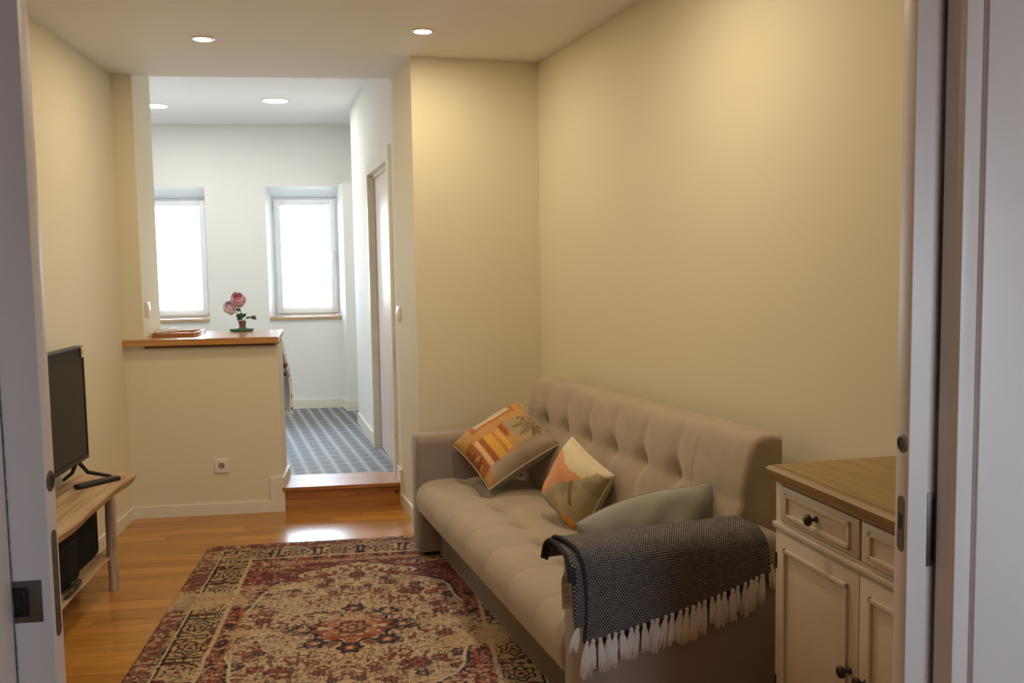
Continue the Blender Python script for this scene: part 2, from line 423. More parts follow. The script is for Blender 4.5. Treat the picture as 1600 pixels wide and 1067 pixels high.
struct(nb.build('wall_near_back', M['nearwall']), 'rear wall of the room in front with an opening added to light the sliding doors', 'wall')
struct(box('ceiling_near', (-2.3, -.8, ZC), (2.7, 1.345, ZC + .1), M['nearwall']), 'ceiling of the room in front', 'ceiling')
portal('portal_near', ((NW[0] + NW[1]) / 2, -.82, (NW[2] + NW[3]) / 2), (math.radians(90), 0, 0), NW[1] - NW[0], NW[3] - NW[2])

# casings on the camera side
def casing(name, x, sgn, label):
    b = B()
    b.box((min(x - sgn * .001, x + sgn * .026), 1.330, 0), (max(x - sgn * .001, x + sgn * .026), 1.3815, ZH + .03), .003)
    b.box((min(x + sgn * .026, x + sgn * .036), 1.343, 0), (max(x + sgn * .026, x + sgn * .036), 1.346, ZH + .03))
    b.box((min(x + sgn * .036, x + sgn * .30), 1.330, 0), (max(x + sgn * .036, x + sgn * .30), 1.346, ZH + .03), .003)
    return struct(b.build(name, M['door'], None, .6), label, 'door casing')
casing('trim_2', OX1, 1, 'white grooved casing on the right of the sliding doorway')
casing('trim_3', OX0, -1, 'white grooved casing on the left of the sliding doorway')
def brush_seal(name, x, label):
    b = B(); n_ = 420
    for k in range(n_):
        z = 2.1 * k / n_; j = rnd.uniform(-.0004, .0004)
        b.box((min(x - .0022 + j, x), 1.3825, z), (max(x + .0022 + j, x), 1.3892, z + 2.1 / n_))
    return struct(b.build(name, M['brush']), label, 'seal')
brush_seal('trim_4', OX1 + .002, 'grey brush seal where the right door enters its pocket')
brush_seal('trim_5', OX0 - .002, 'grey brush seal where the left door enters its pocket')

# sliding doors
def slide_door(name, x0, x1, sgn, label):
    o = box(name, (x0, YD0, 0.008), (x1, YD1, 2.10), M['door'], None, .0025)
    struct(o, label, 'door')
    ex = x0 if sgn > 0 else x1      # leading edge x
    n_ = -1 if sgn > 0 else 1       # outward normal of the leading edge
    y = (YD0 + YD1) / 2
    b = B().lathe([(.0155, 0), (.0155, .0012), (.0125, .0022), (.0105, .0022), (.0105, .0008)], 'x', (ex, y, 1.115), 28)
    if n_ < 0:
        for v in b.bm.verts: v.co.x = 2 * ex - v.co.x
    ring = b.build('finger_ring', M['steel'], o, .6)
    b = B().lathe([(.0100, 0), (.0100, .0013)], 'x', (ex, y, 1.115), 24)
    if n_ < 0:
        for v in b.bm.verts: v.co.x = 2 * ex - v.co.x
    b.build('finger_hole', M['black'], ring)
    z0, z1 = ((1.041, .880) if sgn < 0 else (1.026, .931))
    def slot(w_, za, zb, th, nm, mat, par):
        pts = []
        for k in range(13): t = math.pi * k / 12; pts.append((w_ * math.cos(t), za - w_ + w_ * math.sin(t)))
        for k in range(13): t = math.pi + math.pi * k / 12; pts.append((w_ * math.cos(t), zb + w_ + w_ * math.sin(t)))
        V = [(ex, y + p[0], p[1]) for p in pts] + [(ex + n_ * th, y + p[0], p[1]) for p in pts]; k_ = len(pts)
        F = [tuple(range(k_)), tuple(range(k_, 2 * k_))[::-1]] + [(i, (i + 1) % k_, k_ + (i + 1) % k_, k_ + i) for i in range(k_)]
        q = raw(nm, V, F, mat, par); bm = bmesh.new(); bm.from_mesh(q.data); bmesh.ops.recalc_face_normals(bm, faces=bm.faces[:]); bm.to_mesh(q.data); bm.free(); return q
    pl = slot(.0095, z0, z1, .0012, 'lock_plate', M['steel'], o)
    if sgn > 0: slot(.0052, .996, .968, .0017, 'bolt_slot', M['black'], pl)
    # flush pull on the face, half hidden by the pocket
    if sgn > 0: px0, px1, pz0, pz1 = .8765, .935, .909, 1.034
    else: px0, px1, pz0, pz1 = -.590, -.5165, .910, .973
    f = B(); yy = YD0
    f.box((px0, yy - .0016, pz0), (px1, yy + .001, pz1), .0008)
    pu = f.build('flush_pull', M['steel'], o, .6)
    inner = (px0 + .0055, px1 - .008) if sgn > 0 else (px0 + .015, px1 - .0165)
    f = B(); f.box((inner[0], yy - .0022, pz0 + .008), (inner[1], yy + .001, pz1 - .008), .003); f.build('pull_recess', M['black'], pu, .6)
    if sgn < 0:
        f = B(); f.tube([(-.556, yy - .0026, pz1 - .011), (-.546, yy - .0026, pz1 - .012), (-.5415, yy - .0026, pz1 - .018), (-.5405, yy - .0026, pz0 + .018), (-.545, yy - .0026, pz0 + .012), (-.556, yy - .0026, pz0 + .011)], .0016, 8); f.build('pull_bail', M['bronze'], pu, 3.2)
    return o
slide_door('door_1', -1.38, -.5035, -1, 'left white sliding door leaf, dim and bluish, with a square flush pull')
slide_door('door_2', .8425, 1.45, 1, 'right white sliding door leaf with a round finger hole above its bolt slot')

# ------------------------------------------------------------------ baseboards
BH = 0.066
def board(name, poly_pts, z0, z1, off, label):
    """board along a polyline of wall points, offset to the room side"""
    b = B()
    for (p, q) in zip(poly_pts[:-1], poly_pts[1:]):
        d = Vector((q[0] - p[0], q[1] - p[1])).normalized(); n_ = Vector((d.y, -d.x)) * off
        b.prism([p, q, (q[0] + n_.x, q[1] + n_.y), (p[0] + n_.x, p[1] + n_.y)], z0, z1)
    return struct(b.build(name, M['trim']), label, 'baseboard')
board('baseboard_left', [(XL, 1.46), (XL, YB - .013)], 0, BH + .004, .013, 'cream baseboard along the television wall')
bb = B(); bb.box((XL, YB - .013, 0), (-.652, YB, BH)); bb.box((-.722, YB - .014, 0), (-.640, YB + .0, .205)); bb.box((-.668, YB + .0005, 0.143), (-.6405, YB + .33, .205))
struct(bb.build('baseboard_back', M['trim']), 'cream baseboard under the bar with a raised block at the step', 'baseboard')
rb = B()
def off_line(p, q, o):
    d = Vector((q[0] - p[0], q[1] - p[1])).normalized(); n_ = Vector((d.y, -d.x)) * o
    return [p, q, (q[0] + n_.x, q[1] + n_.y), (p[0] + n_.x, p[1] + n_.y)]
rb.prism(off_line(PK, PC, .013), 0, BH + .01); rb.prism(off_line(PC, RC, .013), 0, BH)
rb.prism([kw(-.03, -.013), kw(-.03), kw(DT0 - .08), kw(DT0 - .08, -.013)], 0.0, .222)
struct(rb.build('baseboard_right', M['trim']), 'cream baseboard around the pier at the end of the sofa', 'baseboard')
kb = B(); kb.prism([kw(DT1 + .07), kw(LK), kw(LK, -.013), kw(DT1 + .07, -.013)], ZF, ZF + .085)
kb.prism([kw(LK), kw(LK, .1), kw(LK + .013, .1), kw(LK + .013)], ZF, ZF + .085)
struct(kb.build('baseboard_kitchen_right', M['trim']), 'baseboard beyond the kitchen door', 'baseboard')
kb = B(); kb.box((-2.6, YF - .013, ZF), (-.44, YF, ZF + .085)); kb.prism([(-.4535, YF - .005), (-.401, 8.302), (-.08, 8.302), (-.08, 8.3145), (-.3885, 8.3145), (-.4408, YF - .005)], ZF, ZF + .085)
struct(kb.build('baseboard_kitchen_back', M['trim']), 'baseboard below the kitchen windows', 'baseboard')
board('baseboard_wall_right', [(xr(1.46) , 1.46), RC][::-1], 0, BH, .013, 'cream baseboard behind the sofa')

# ------------------------------------------------------------------ step
st = thing('step', 'varnished wooden step up into the tiled kitchen', 'step', (0, 0, 0), kind='structure')
box('riser', (-.652, YB - .004, 0.0), (.05, YB + .022, ZF - .018), M['step'], st)
B().prism([(-.652, YB - .022), (.052, YB - .022), (.02, YB + .285), (-.652, YB + .32)], ZF - .018, ZF + .002).build('tread', M['step'], st)
kn = B().lathe([(.014, 0), (.012, .0008), (.006, .0012)], 'y', (.012, YB - .0035, .085), 16); 
for v in kn.bm.verts: v.co.y = 2 * (YB - .0035) - v.co.y
tag(kn.build('knot', M['under'], st), 'dark wood knot')

# ------------------------------------------------------------------ kitchen door
def along(b, t0, t1, o0, o1, z0, z1): b.prism([kw(t0, o0), kw(t1, o0), kw(t1, o1), kw(t0, o1)], z0, z1); return b
d3 = thing('door_3', 'white kitchen side door set back in its casing', 'door', kind='structure')
b = B(); along(b, DT0 + .012, DT1 - .012, .032, .072, ZF + .006, DZ - .012); b.build('leaf', M['door'], d3)
c3 = B()
along(c3, DT0 - .072, DT0 + .012, -.018, .0, ZF, DZ + .075); along(c3, DT1 - .012, DT1 + .06, -.018, 0, ZF, DZ + .075); along(c3, DT0 + .012, DT1 - .012, -.018, 0, DZ - .012, DZ + .075)
along(c3, DT0, DT0 + .012, 0, .2, ZF, DZ); along(c3, DT1 - .012, DT1, 0, .2, ZF, DZ); along(c3, DT0, DT1, 0, .2, DZ - .012, DZ)
along(c3, DT1 - .026, DT1 - .012, .018, .030, ZF, DZ - .012); along(c3, DT0 + .012, DT1 - .012, .018, .030, DZ - .034, DZ - .012)
c3.build('casing', M['trim'], d3)

# ------------------------------------------------------------------ windows
def window(name, x0, x1, hinge_right, ml, mr_, label):
    """x0, x1: opening on the room face; ml, mr_: how far the splayed reveals come in"""
    y0 = YF + .205
    o = thing(name, label, 'window', ((x0 + x1) / 2, y0, WZ[0]), kind='structure')
    hw = (x1 - x0) / 2; h = WZ[1] - WZ[0]; ht = h - .085
    fl, fr_ = -hw + ml, hw - mr_
    def fr(b, a0, a1, z0, z1, t, y_, y2):
        b.box((a0, y_, z0), (a0 + t, y2, z1), .004); b.box((a1 - t, y_, z0), (a1, y2, z1), .004)
        b.box((a0 + t, y_, z0), (a1 - t, y2, z0 + t), .004); b.box((a0 + t, y_, z1 - t), (a1 - t, y2, z1), .004)
    b = B(); fr(b, fl, fr_, .02, ht, .028, 0, .07); b.build('window_frame', M['pvc'], o, .6)
    b = B(); fr(b, fl + .02, fr_ - .02, .04, ht - .02, .050, -.018, .045); s_ = b.build('sash', M['pvc'], o, .6)
    box('pane', (fl + .068, .015, .088), (fr_ - .068, .021, ht - .068), M['glass'], s_)
    sx = fr_ - .012 if hinge_right else fl + .012
    hb = B()
    for z in (.07, ht - .10): hb.lathe([(.008, 0), (.008, .07)], 'z', (sx, -.022, z), 12)
    hb.build('hinge', M['plastic_w'], s_, .6)
    hx = (fl + .045) if hinge_right else fr_ - .045
    hd = B(); hd.box((hx - .013, -.026, h * .46), (hx + .013, -.018, h * .46 + .07), .003); hd.box((hx - .008, -.05, h * .46 + .03), (hx + .008, -.026, h * .46 + .046), .003); hd.box((hx - .009, -.058, h * .46 - .08), (hx + .009, -.046, h * .46 + .046), .004)
    hd.build('window_handle', M['plastic_w'], s_, .6)
    sl = B(); sl.box((-hw + .002, -.222, -.012), (hw - .002, .05, .018), .003); sl.build('window_sill', M['sill'], o, .6)
    rv = B()
    rv.prism([(-hw, -.205), (fl, .0), (fl, .134), (-hw, .134)], .018, h); rv.prism([(hw, -.205), (hw, .134), (fr_, .134), (fr_, 0)], .018, h)
    k0 = [rv.bm.verts.new(p) for p in ((-hw, -.205, h), (-hw, 0, ht), (-hw, .134, ht), (-hw, .134, h))]; k1 = [rv.bm.verts.new((hw, v.co.y, v.co.z)) for v in k0]
    rv.bm.faces.new(k0); rv.bm.faces.new(k1[::-1])
    for i in range(4): rv.bm.faces.new((k0[i], k1[i], k1[(i + 1) % 4], k0[(i + 1) % 4]))
    rv.build('reveal', M['pvc'], o)
    return o
window('window_1', W1[0], W1[1], True, .05, .02, 'tall white window half hidden behind the wall return')
window('window_2', W2[0], W2[1], False, .035, .022, 'tall white window on the right, beside the wall projection')
for x0, x1 in (W1, W2):
    portal('portal', ((x0 + x1) / 2, YF + .36, (WZ[0] + WZ[1]) / 2), (math.radians(-90), 0, 0), x1 - x0, WZ[1] - WZ[0])
# ------------------------------------------------------------------ bar counter
cn = thing('bar_counter', 'long oiled wooden bar counter on top of the half wall', 'counter', (0, 0, 0))
b = B(); b.prism([(XL + .002, 5.40), (-.642, 5.40), (-.688, 6.07), (-1.409, 6.07), (-1.394, YB - .001), (XL + .002, YB - .001)], 1.0005, 1.036); 
bmesh.ops.bevel(b.bm, geom=[e_ for e_ in b.bm.edges if abs(e_.verts[0].co.z - e_.verts[1].co.z) < 1e-4 and e_.verts[0].co.z > 1.03], offset=.003, segments=2, affect='EDGES')
b.build('worktop', M['counter'], cn, .6)
b = B(); b.box((-1.388, 5.418, .985), (-.664, YB + .3, 1.0005)); tag(b.build('support_strip', M['under'], cn), 'dark strip under the worktop')

# ------------------------------------------------------------------ sockets and switches
so = thing('wall_socket', 'white wall socket low on the half wall under the bar counter', 'socket', (-.994, YB, .289))
B().box((-.040, -.010, -.042), (.040, 0, .042), .004, 3).build('cover_plate', M['plastic_w'], so, .6)
b = B().lathe([(.0225, 0), (.0225, .0016), (.0195, .0016), (.0185, .0004)], 'y', (0, -.010, 0), 32)
for v in b.bm.verts: v.co.y = -.020 - v.co.y
ins = b.build('socket_ring', M['plastic_w'], so, .6)
b = B().lathe([(.0175, 0), (.0175, .0014)], 'y', (0, -.0100, 0), 32)
for v in b.bm.verts: v.co.y = -.020 - v.co.y
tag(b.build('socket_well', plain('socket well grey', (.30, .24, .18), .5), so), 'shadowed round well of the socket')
for dx, dz in ((-.0085, 0.001), (.0085, .001)):
    B().lathe([(.0036, 0), (.0036, -.0018)], 'y', (dx, -.0108, dz), 12).build('pin_hole', M['plastic_d'], so)
def light_switch(loc, rz, label):
    s_ = thing('light_switch', label, 'light switch', loc, rz)
    B().box((-.040, -.010, -.041), (.040, 0, .041), .004, 3).build('cover_plate', M['plastic_w'], s_, .6)
    B().box((-.027, -.0145, -.027), (.027, -.009, .027), .003, 2).build('rocker', M['plastic_w'], s_, .6)
light_switch((-1.3995, 5.567, 1.205), math.radians(91.8), 'white light switch on the wall return above the counter')
ang = math.atan2(dk.y, dk.x)
sd = Vector((PC[0] - PK[0], PC[1] - PK[1])).normalized(); sp_ = (PK[0] + sd.x * .06, PK[1] + sd.y * .06, 1.155)
light_switch(sp_, math.atan2(sd.y, sd.x), 'white light switch on the pier beside the kitchen door')

# ------------------------------------------------------------------ downlights
def downlight(loc, r_, mat, watts, color, label, sz, group):
    o = thing('ceiling_downlight', label, 'ceiling light', loc, 0, group)
    B().lathe([(r_ + .012, 0), (r_ + .012, -.003), (r_ + .004, -.006), (r_, -.006), (r_, -.0005)], 'z', (0, 0, 0), 36).build('trim_ring', M['plastic_w'], o, .6)
    B().lathe([(r_, -.0032), (r_, -.0045)], 'z', (0, 0, 0), 36).build('lens', mat, o)
    light_at('lamp', (0, 0, -.009), watts, color, sz, o)
downlight((-.844, 4.607, ZC), .042, M['lens_w'], LIVING_W * .78, WARM, 'small warm downlight on the left of the living room ceiling', .08, 'living room downlights')
downlight((.187, 4.393, ZC), .042, M['lens_w'], LIVING_W * .92, WARM, 'small warm downlight near the pier corner of the ceiling', .08, 'living room downlights')
downlight((-.72, 2.95, ZC), .042, M['lens_w'], LIVING_W * .90, WARM, 'unseen warm downlight added on the television side to light the walls', .08, 'living room downlights')  # added lamp out of view, warms the walls from nearer the camera
downlight((.58, 2.90, ZC), .042, M['lens_w'], LIVING_W * 1.30, WARM, 'unseen warm downlight added on the sofa side to light the walls', .08, 'living room downlights')  # added lamp out of view, stronger to brighten the wall behind the sofa
downlight((-.831, 7.36, ZK), .094, M['lens_n'], KITCHEN_W, NEUTRAL, 'large white downlight in the middle of the kitchen ceiling', .18, 'kitchen downlights')
downlight((-1.785, 7.62, ZK), .094, M['lens_n'], KITCHEN_W, NEUTRAL, 'large white kitchen downlight half hidden by the wall return', .18, 'kitchen downlights')

# ================================================================== SOFA
# local axes of the sofa: x from the front towards the wall, y from the near end to the far end (y = -a)
SOFA_LOC, SOFA_RZ = (0.087, 4.536, 0.0), math.atan2(.191, .982)
sofa = thing('sofa', 'taupe upholstered three seat sofa with a buttoned back along the cream wall', 'sofa', SOFA_LOC, SOFA_RZ)
SM = Matrix.Translation(SOFA_LOC) @ Matrix.Rotation(SOFA_RZ, 4, 'Z')
def sw(a, b, z): return SM @ Vector((b, -a, z))
TUFT = [.320 + .2585 * k for k in range(6)]
STUFT = [.22 + .2645 * k for k in range(7)]
A0, A1 = .125, 2.045

def resample(prof, n_):
    """catmull-rom through (x, z) points then even spacing"""
    P = [np.array(p, float) for p in prof]; out = []
    for i in range(len(P) - 1):
        p0, p1, p2, p3 = P[max(i - 1, 0)], P[i], P[i + 1], P[min(i + 2, len(P) - 1)]
        for t in np.linspace(0, 1, 24, endpoint=False):
            out.append(.5 * (2 * p1 + (p2 - p0) * t + (2 * p0 - 5 * p1 + 4 * p2 - p3) * t ** 2 + (3 * p1 - p0 - 3 * p2 + p3) * t ** 3))
    out.append(P[-1]); out = np.array(out); L = np.r_[0, np.cumsum(np.linalg.norm(np.diff(out, axis=0), axis=1))]
    s_ = np.linspace(0, L[-1], n_); return np.c_[np.interp(s_, L, out[:, 0]), np.interp(s_, L, out[:, 1])], s_

def upholstered(name, prof, s_knots, a0, a1, disp, parent, rise=0.0, na=320, ns=110):
    c, s_ = resample(prof, ns)
    t = np.gradient(c, axis=0); t /= np.linalg.norm(t, axis=1)[:, None] + 1e-9; nrm = np.c_[-t[:, 1], t[:, 0]]
    V = np.zeros((na + 1, ns, 3)); aa = np.linspace(a0, a1, na + 1)
    for i, a in enumerate(aa):
        # ends are pulled in like a rounded mattress edge
        e_ = min(a - a0, a1 - a); pull = .012 * max(0, 1 - e_ / .018) ** 2
        d = disp(a, c, s_) - pull
        V[i, :, 0] = c[:, 0] + nrm[:, 0] * d; V[i, :, 1] = -a; V[i, :, 2] = c[:, 1] + nrm[:, 1] * d + rise * (a - 1.0) * np.clip((c[:, 1] - .4) / .4, 0, 1)
    idx = np.arange((na + 1) * ns).reshape(na + 1, ns)
    F = [(idx[i, j], idx[i + 1, j], idx[i + 1, j + 1], idx[i, j + 1]) for i in range(na) for j in range(ns - 1)]
    F += [(idx[i, ns - 1], idx[i + 1, ns - 1], idx[i + 1, 0], idx[i, 0]) for i in range(na)]
    F += [tuple(idx[0, ::-1]), tuple(idx[na, :])]
    V = V.reshape(-1, 3); o = raw(name, V, [tuple(int(q) for q in f) for f in F], M['sofa'], parent)
    bm = bmesh.new(); bm.from_mesh(o.data); bmesh.ops.recalc_face_normals(bm, faces=bm.faces[:]); bm.to_mesh(o.data); bm.free()
    o.data.shade_smooth(); o.data.set_sharp_from_angle(angle=.75); return o

def groove(d, w_, depth): return -depth * np.exp(-(d / w_) ** 2)
def seat_disp(a, c, s_):
    x, z = c[:, 0], c[:, 1]; top = z > .24
    k = min(STUFT, key=lambda q: abs(q - a)); da = a - k
    d = np.zeros_like(x)
    cell = abs(((a - STUFT[0]) / .2645) % 1.0 - .5) * 2      # 1 on the seam, 0 midway
    puff = .0008 * (1 - cell ** 2)
    front = np.clip((.30 - x) / .10, 0, 1)
    low = np.clip((z - .25) / .07, 0, 1); d += puff * front * low
    d += groove(da, .003, .0020) * front * (x < .24) * low
    d += groove(da, .024, .0012) * front * (x < .24) * low
    d += groove(x - .235, .030, .006) * top + groove(x - .235, .004, .003) * top
    r = np.hypot(da, x - .235); d += (-.028 * np.exp(-(r / .045) ** 2) - .010 * np.exp(-(r / .014) ** 2)) * top
    d += .010 * np.clip(1 - np.abs(x - .40) / .16, 0, 1) * top
    return d
SEAT = [(.09, .225), (.012, .232), (-.006, .262), (-.010, .31), (.006, .355), (.045, .382), (.12, .390), (.235, .386), (.38, .378), (.52, .362), (.56, .34), (.56, .26), (.45, .225)]
upholstered('seat_cushion', SEAT, None, A0, A1, seat_disp, sofa)
def back_disp(a, c, s_):
    x, z = c[:, 0], c[:, 1]; fr_ = x < .70
    k = min(TUFT, key=lambda q: abs(q - a)); da = a - k
    d = np.zeros_like(x)
    cell = abs(((a - TUFT[0]) / .2585) % 1.0 - .5) * 2
    cell = cell if TUFT[0] - .13 < a < TUFT[-1] + .13 else .55
    zz = np.clip((z - .40) / .1, 0, 1) * np.clip((.87 - z) / .06, 0, 1)
    d += .006 * (1 - cell ** 2) * zz * fr_
    d += (groove(da, .003, .0022) + groove(da, .03, .0035)) * zz * fr_
    d += (groove(z - .675, .034, .008) + groove(z - .675, .004, .003)) * fr_
    r = np.hypot(da, z - .675); d += (-.026 * np.exp(-(r / .046) ** 2) - .010 * np.exp(-(r / .014) ** 2)) * fr_
    return d
BACK = [(.61, .20), (.542, .30), (.532, .42), (.554, .55), (.583, .675), (.607, .78), (.630, .848), (.656, .869), (.69, .872), (.722, .866), (.737, .845), (.735, .6), (.73, .3), (.70, .2)]
upholstered('backrest', BACK, None, .085, 2.05, back_disp, sofa, rise=.016)
tb = B()
for a, x, z, nx, nz in [(q, .235, .345, 0, 1) for q in STUFT] + [(q, .628, .674, -1, .1) for q in TUFT]:
    if True:
        n_ = Vector((nx, 0, nz)).normalized(); q = n_.to_track_quat('Z', 'Y').to_matrix().to_4x4(); q.translation = Vector((x, -a, z))
        bmesh.ops.create_uvsphere(tb.bm, u_segments=10, v_segments=6, radius=.009, matrix=q @ Matrix.Diagonal((1, 1, .5, 1)))
tb.build('tuft_button', M['sofa'], sofa, 3.2)['kind'] = 'stuff'

def arm(name, a0, a1, htop, mat):
    """rounded arm: outline in (a, z) run along the depth with softened front edge"""
    r_ = .042; pts = []
    for t in np.linspace(0, math.pi / 2, 7): pts.append((a0 + r_ - r_ * math.cos(t), htop - r_ + r_ * math.sin(t)))
    for t in np.linspace(math.pi / 2, 0, 7): pts.append((a1 - r_ + r_ * math.cos(t), htop - r_ + r_ * math.sin(t)))
    pts = [(a0, .035)] + pts + [(a1, .035)]; n_ = len(pts)
    ca, cz = (a0 + a1) / 2, .32
    sec = []
    for b_, ins in ((.0, .014), (.004, .006), (.012, .0015), (.022, 0.0), (.30, 0.0), (.60, 0.0), (.635, .004), (.645, .014)):
        sec.append([(b_, -(p[0] + (ins if p[0] < ca else -ins)), p[1] - (ins if p[1] > cz else -ins * .4)) for p in pts])
    V = [v for q in sec for v in q]; F = []
    for i in range(len(sec) - 1):
        for k in range(n_): F.append((i * n_ + k, i * n_ + (k + 1) % n_, (i + 1) * n_ + (k + 1) % n_, (i + 1) * n_ + k))
    F += [tuple(range(n_))[::-1], tuple(range((len(sec) - 1) * n_, len(sec) * n_))]
    o = raw(name, V, F, mat, sofa)
    bm = bmesh.new(); bm.from_mesh(o.data); bmesh.ops.recalc_face_normals(bm, faces=bm.faces[:]); bm.to_mesh(o.data); bm.free()
    o.data.shade_smooth(); o.data.set_sharp_from_angle(angle=.9); return o
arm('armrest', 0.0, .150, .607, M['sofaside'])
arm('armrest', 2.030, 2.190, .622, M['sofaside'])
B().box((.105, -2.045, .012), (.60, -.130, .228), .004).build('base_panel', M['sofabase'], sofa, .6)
for a, x in ((.075, .05), (2.11, .05), (.075, .59), (2.11, .59)):
    B().lathe([(.024, .0106), (.027, .0135), (.027, .036), (.024, .038)], 'z', (x, -a, 0), 20).build('foot', M['black'], sofa, .6)

# ================================================================== CUSHIONS
def cushion(name, label, W_, H_, T_, mtx, mat, pattern=None, group=None, n_=72, sag=0.0, edge_in=.06, wr=0.0, droop=0.0):
    u = np.linspace(-1, 1, n_); U, Vv = np.meshgrid(u, u, indexing='ij')
    # edges bow inwards between the corners
    bx = 1 - edge_in * (1 - Vv ** 2) ; by = 1 - edge_in * (1 - U ** 2)
    X = U * W_ / 2 * (1 - (1 - bx) * np.abs(U) ** 3); Y = Vv * H_ / 2 * (1 - (1 - by) * np.abs(Vv) ** 3)
    Y = Y - droop * np.clip((.35 - U) / 1.35, 0, 1) ** 2
    prof = ((1 - np.abs(U) ** 2.8) * (1 - np.abs(Vv) ** 2.8)) ** .46 * T_ / 2 + .0035
    wob = wr * (np.sin(U * 5.1 + Vv * 2.2) * np.cos(Vv * 4.3 - U * 1.7) + .6 * np.sin(U * 9 - Vv * 7)) * (prof / (T_ / 2))
    Zt = prof + wob - sag * (Vv < 0) * Vv ** 2; Zb = -prof + wob * .5
    V = np.concatenate([np.stack([X, Y, Zt], -1).reshape(-1, 3), np.stack([X, Y, Zb], -1).reshape(-1, 3)])
    idx = np.arange(n_ * n_).reshape(n_, n_); F = []
    for i in range(n_ - 1):
        for j in range(n_ - 1):
            F.append((idx[i, j], idx[i + 1, j], idx[i + 1, j + 1], idx[i, j + 1]))
            F.append((n_ * n_ + idx[i, j], n_ * n_ + idx[i, j + 1], n_ * n_ + idx[i + 1, j + 1], n_ * n_ + idx[i + 1, j]))
    ring = list(idx[:, 0]) + list(idx[-1, 1:]) + list(idx[-2::-1, -1]) + list(idx[0, -2:0:-1])
    for k in range(len(ring)):
        a, b = ring[k], ring[(k + 1) % len(ring)]; F.append((b, a, n_ * n_ + a, n_ * n_ + b))
    t = bpy.data.objects.new(name, None); t.empty_display_size = .05; COL.objects.link(t); t.matrix_world = mtx
    tag(t, label, 'cushion', group)
    o = raw('cover', V, [tuple(int(q) for q in f) for f in F], mat, t, True)
    if pattern is not None:
        cf = pattern(U, Vv, True).reshape(-1, 3); cb = pattern(U, Vv, False).reshape(-1, 3); dye(o, np.concatenate([cf, cb]))
    # piped seam around the edge
    sp = [Vector((X[i, j], Y[i, j], 0)) for i, j in [divmod(int(q), n_) for q in ring]]
    pb = B(); pb.tube(sp + [sp[0]], .0026, 6); pb.build('seam', M['denim'] if pattern is None else M['tag'], t, 3.2)
    return t
def lin(r, g, b):
    f = lambda c: (c / 255 / 12.92) if c / 255 <= .04045 else ((c / 255 + .055) / 1.055) ** 2.4
    return np.array([f(r), f(g), f(b)])
def vnoise(X, Y, scale, seed):
    g = np.random.default_rng(seed).random((64, 64)); x = X * scale; y = Y * scale
    xi = np.floor(x).astype(int); yi = np.floor(y).astype(int); fx = x - xi; fy = y - yi; fx = fx * fx * (3 - 2 * fx); fy = fy * fy * (3 - 2 * fy)
    q = lambda a, b: g[a % 64, b % 64]
    return (q(xi, yi) * (1 - fx) + q(xi + 1, yi) * fx) * (1 - fy) + (q(xi, yi + 1) * (1 - fx) + q(xi + 1, yi + 1) * fx) * fy

def pat1(U, V, front):
    s_, t_ = (U + 1) / 2, (1 - V) / 2       # s: left corner to top corner, t: left corner to bottom corner
    n1 = vnoise(s_, t_, 9, 1); n2 = vnoise(s_, t_, 26, 2)
    c = np.zeros(U.shape + (3,)); c[:] = lin(196, 150, 92)
    def put(m, col): c[m] = col
    put(n1 > .62, lin(188, 140, 82))
    if not front:
        put(s_ > -1, lin(150, 142, 130)); return c
    w1 = (s_ > .22) & (s_ < .84) & (t_ > .035) & (t_ < .285); put(w1 & (n2 > .2), lin(178, 108, 62))
    put((s_ > .295) & (s_ < .775) & (t_ > .075) & (t_ < .225), lin(196, 190, 172)); put((s_ > .295) & (s_ < .775) & (t_ > .185) & (t_ < .225), lin(236, 222, 190))
    put((s_ > .0) & (s_ < .145) & (t_ > .36) & (t_ < .88) & (n2 + n1 > .75), lin(150, 74, 34))
    put((s_ > .02) & (s_ < .11) & (t_ > .44) & (t_ < .80) & (n2 > .5), lin(120, 52, 26))
    put((s_ > .155) & (s_ < .215) & (t_ > .42) & (t_ < .90), lin(225, 190, 140))
    put((s_ > .225) & (s_ < .285) & (t_ > .45) & (t_ < .90), lin(148, 66, 24))
    put((s_ > .30) & (s_ < .40) & (t_ > .45) & (t_ < .88), lin(222, 168, 74)); put((s_ > .40) & (s_ < .445) & (t_ > .45) & (t_ < .86), lin(200, 128, 62))
    put((s_ > .445) & (s_ < .50) & (t_ > .45) & (t_ < .84), lin(226, 172, 84))
    put((s_ > .51) & (s_ < .565) & (t_ > .42) & (t_ < .66), lin(158, 78, 34)); put((s_ > .575) & (s_ < .60) & (t_ > .40) & (t_ < .60), lin(190, 120, 62))
    grey = (s_ > .61 + .03 * np.sin(t_ * 9)) & (t_ > .40 + .10 * (1 - s_)); put(grey, lin(172, 152, 124))
    # palm fronds fanning out of the right side
    for bx_, by_, an0, ln_ in ((.95, .62, 2.75, .32), (.95, .66, 2.35, .25), (.95, .60, 3.25, .30), (.93, .55, 3.75, .20), (.90, .70, 1.9, .16)):
        dx_, dy_ = s_ - bx_, t_ - by_; al_ = dx_ * math.cos(an0) + dy_ * math.sin(an0); ac_ = -dx_ * math.sin(an0) + dy_ * math.cos(an0)
        wd_ = .055 * np.sin(np.clip(al_ / ln_, 0, 1) * math.pi) ** .7
        fr = (al_ > 0) & (al_ < ln_) & (np.abs(ac_) < wd_) & ((np.mod(al_ * 46 + np.abs(ac_) * 40, 1) > .42) | (np.abs(ac_) < .006))
        put(fr & (s_ > .58) & (t_ > .36), lin(98, 90, 66))
    put((t_ > .885 - .02 * n1) & (s_ > .12), lin(172, 160, 146)); put((t_ > .84) & (t_ < .90) & (s_ > .55), lin(160, 146, 128))
    put((s_ > .93) & (t_ > .30), lin(158, 148, 132))
    return c * .80 + lin(196, 156, 108) * .20 * (.6 + .8 * n1[..., None])
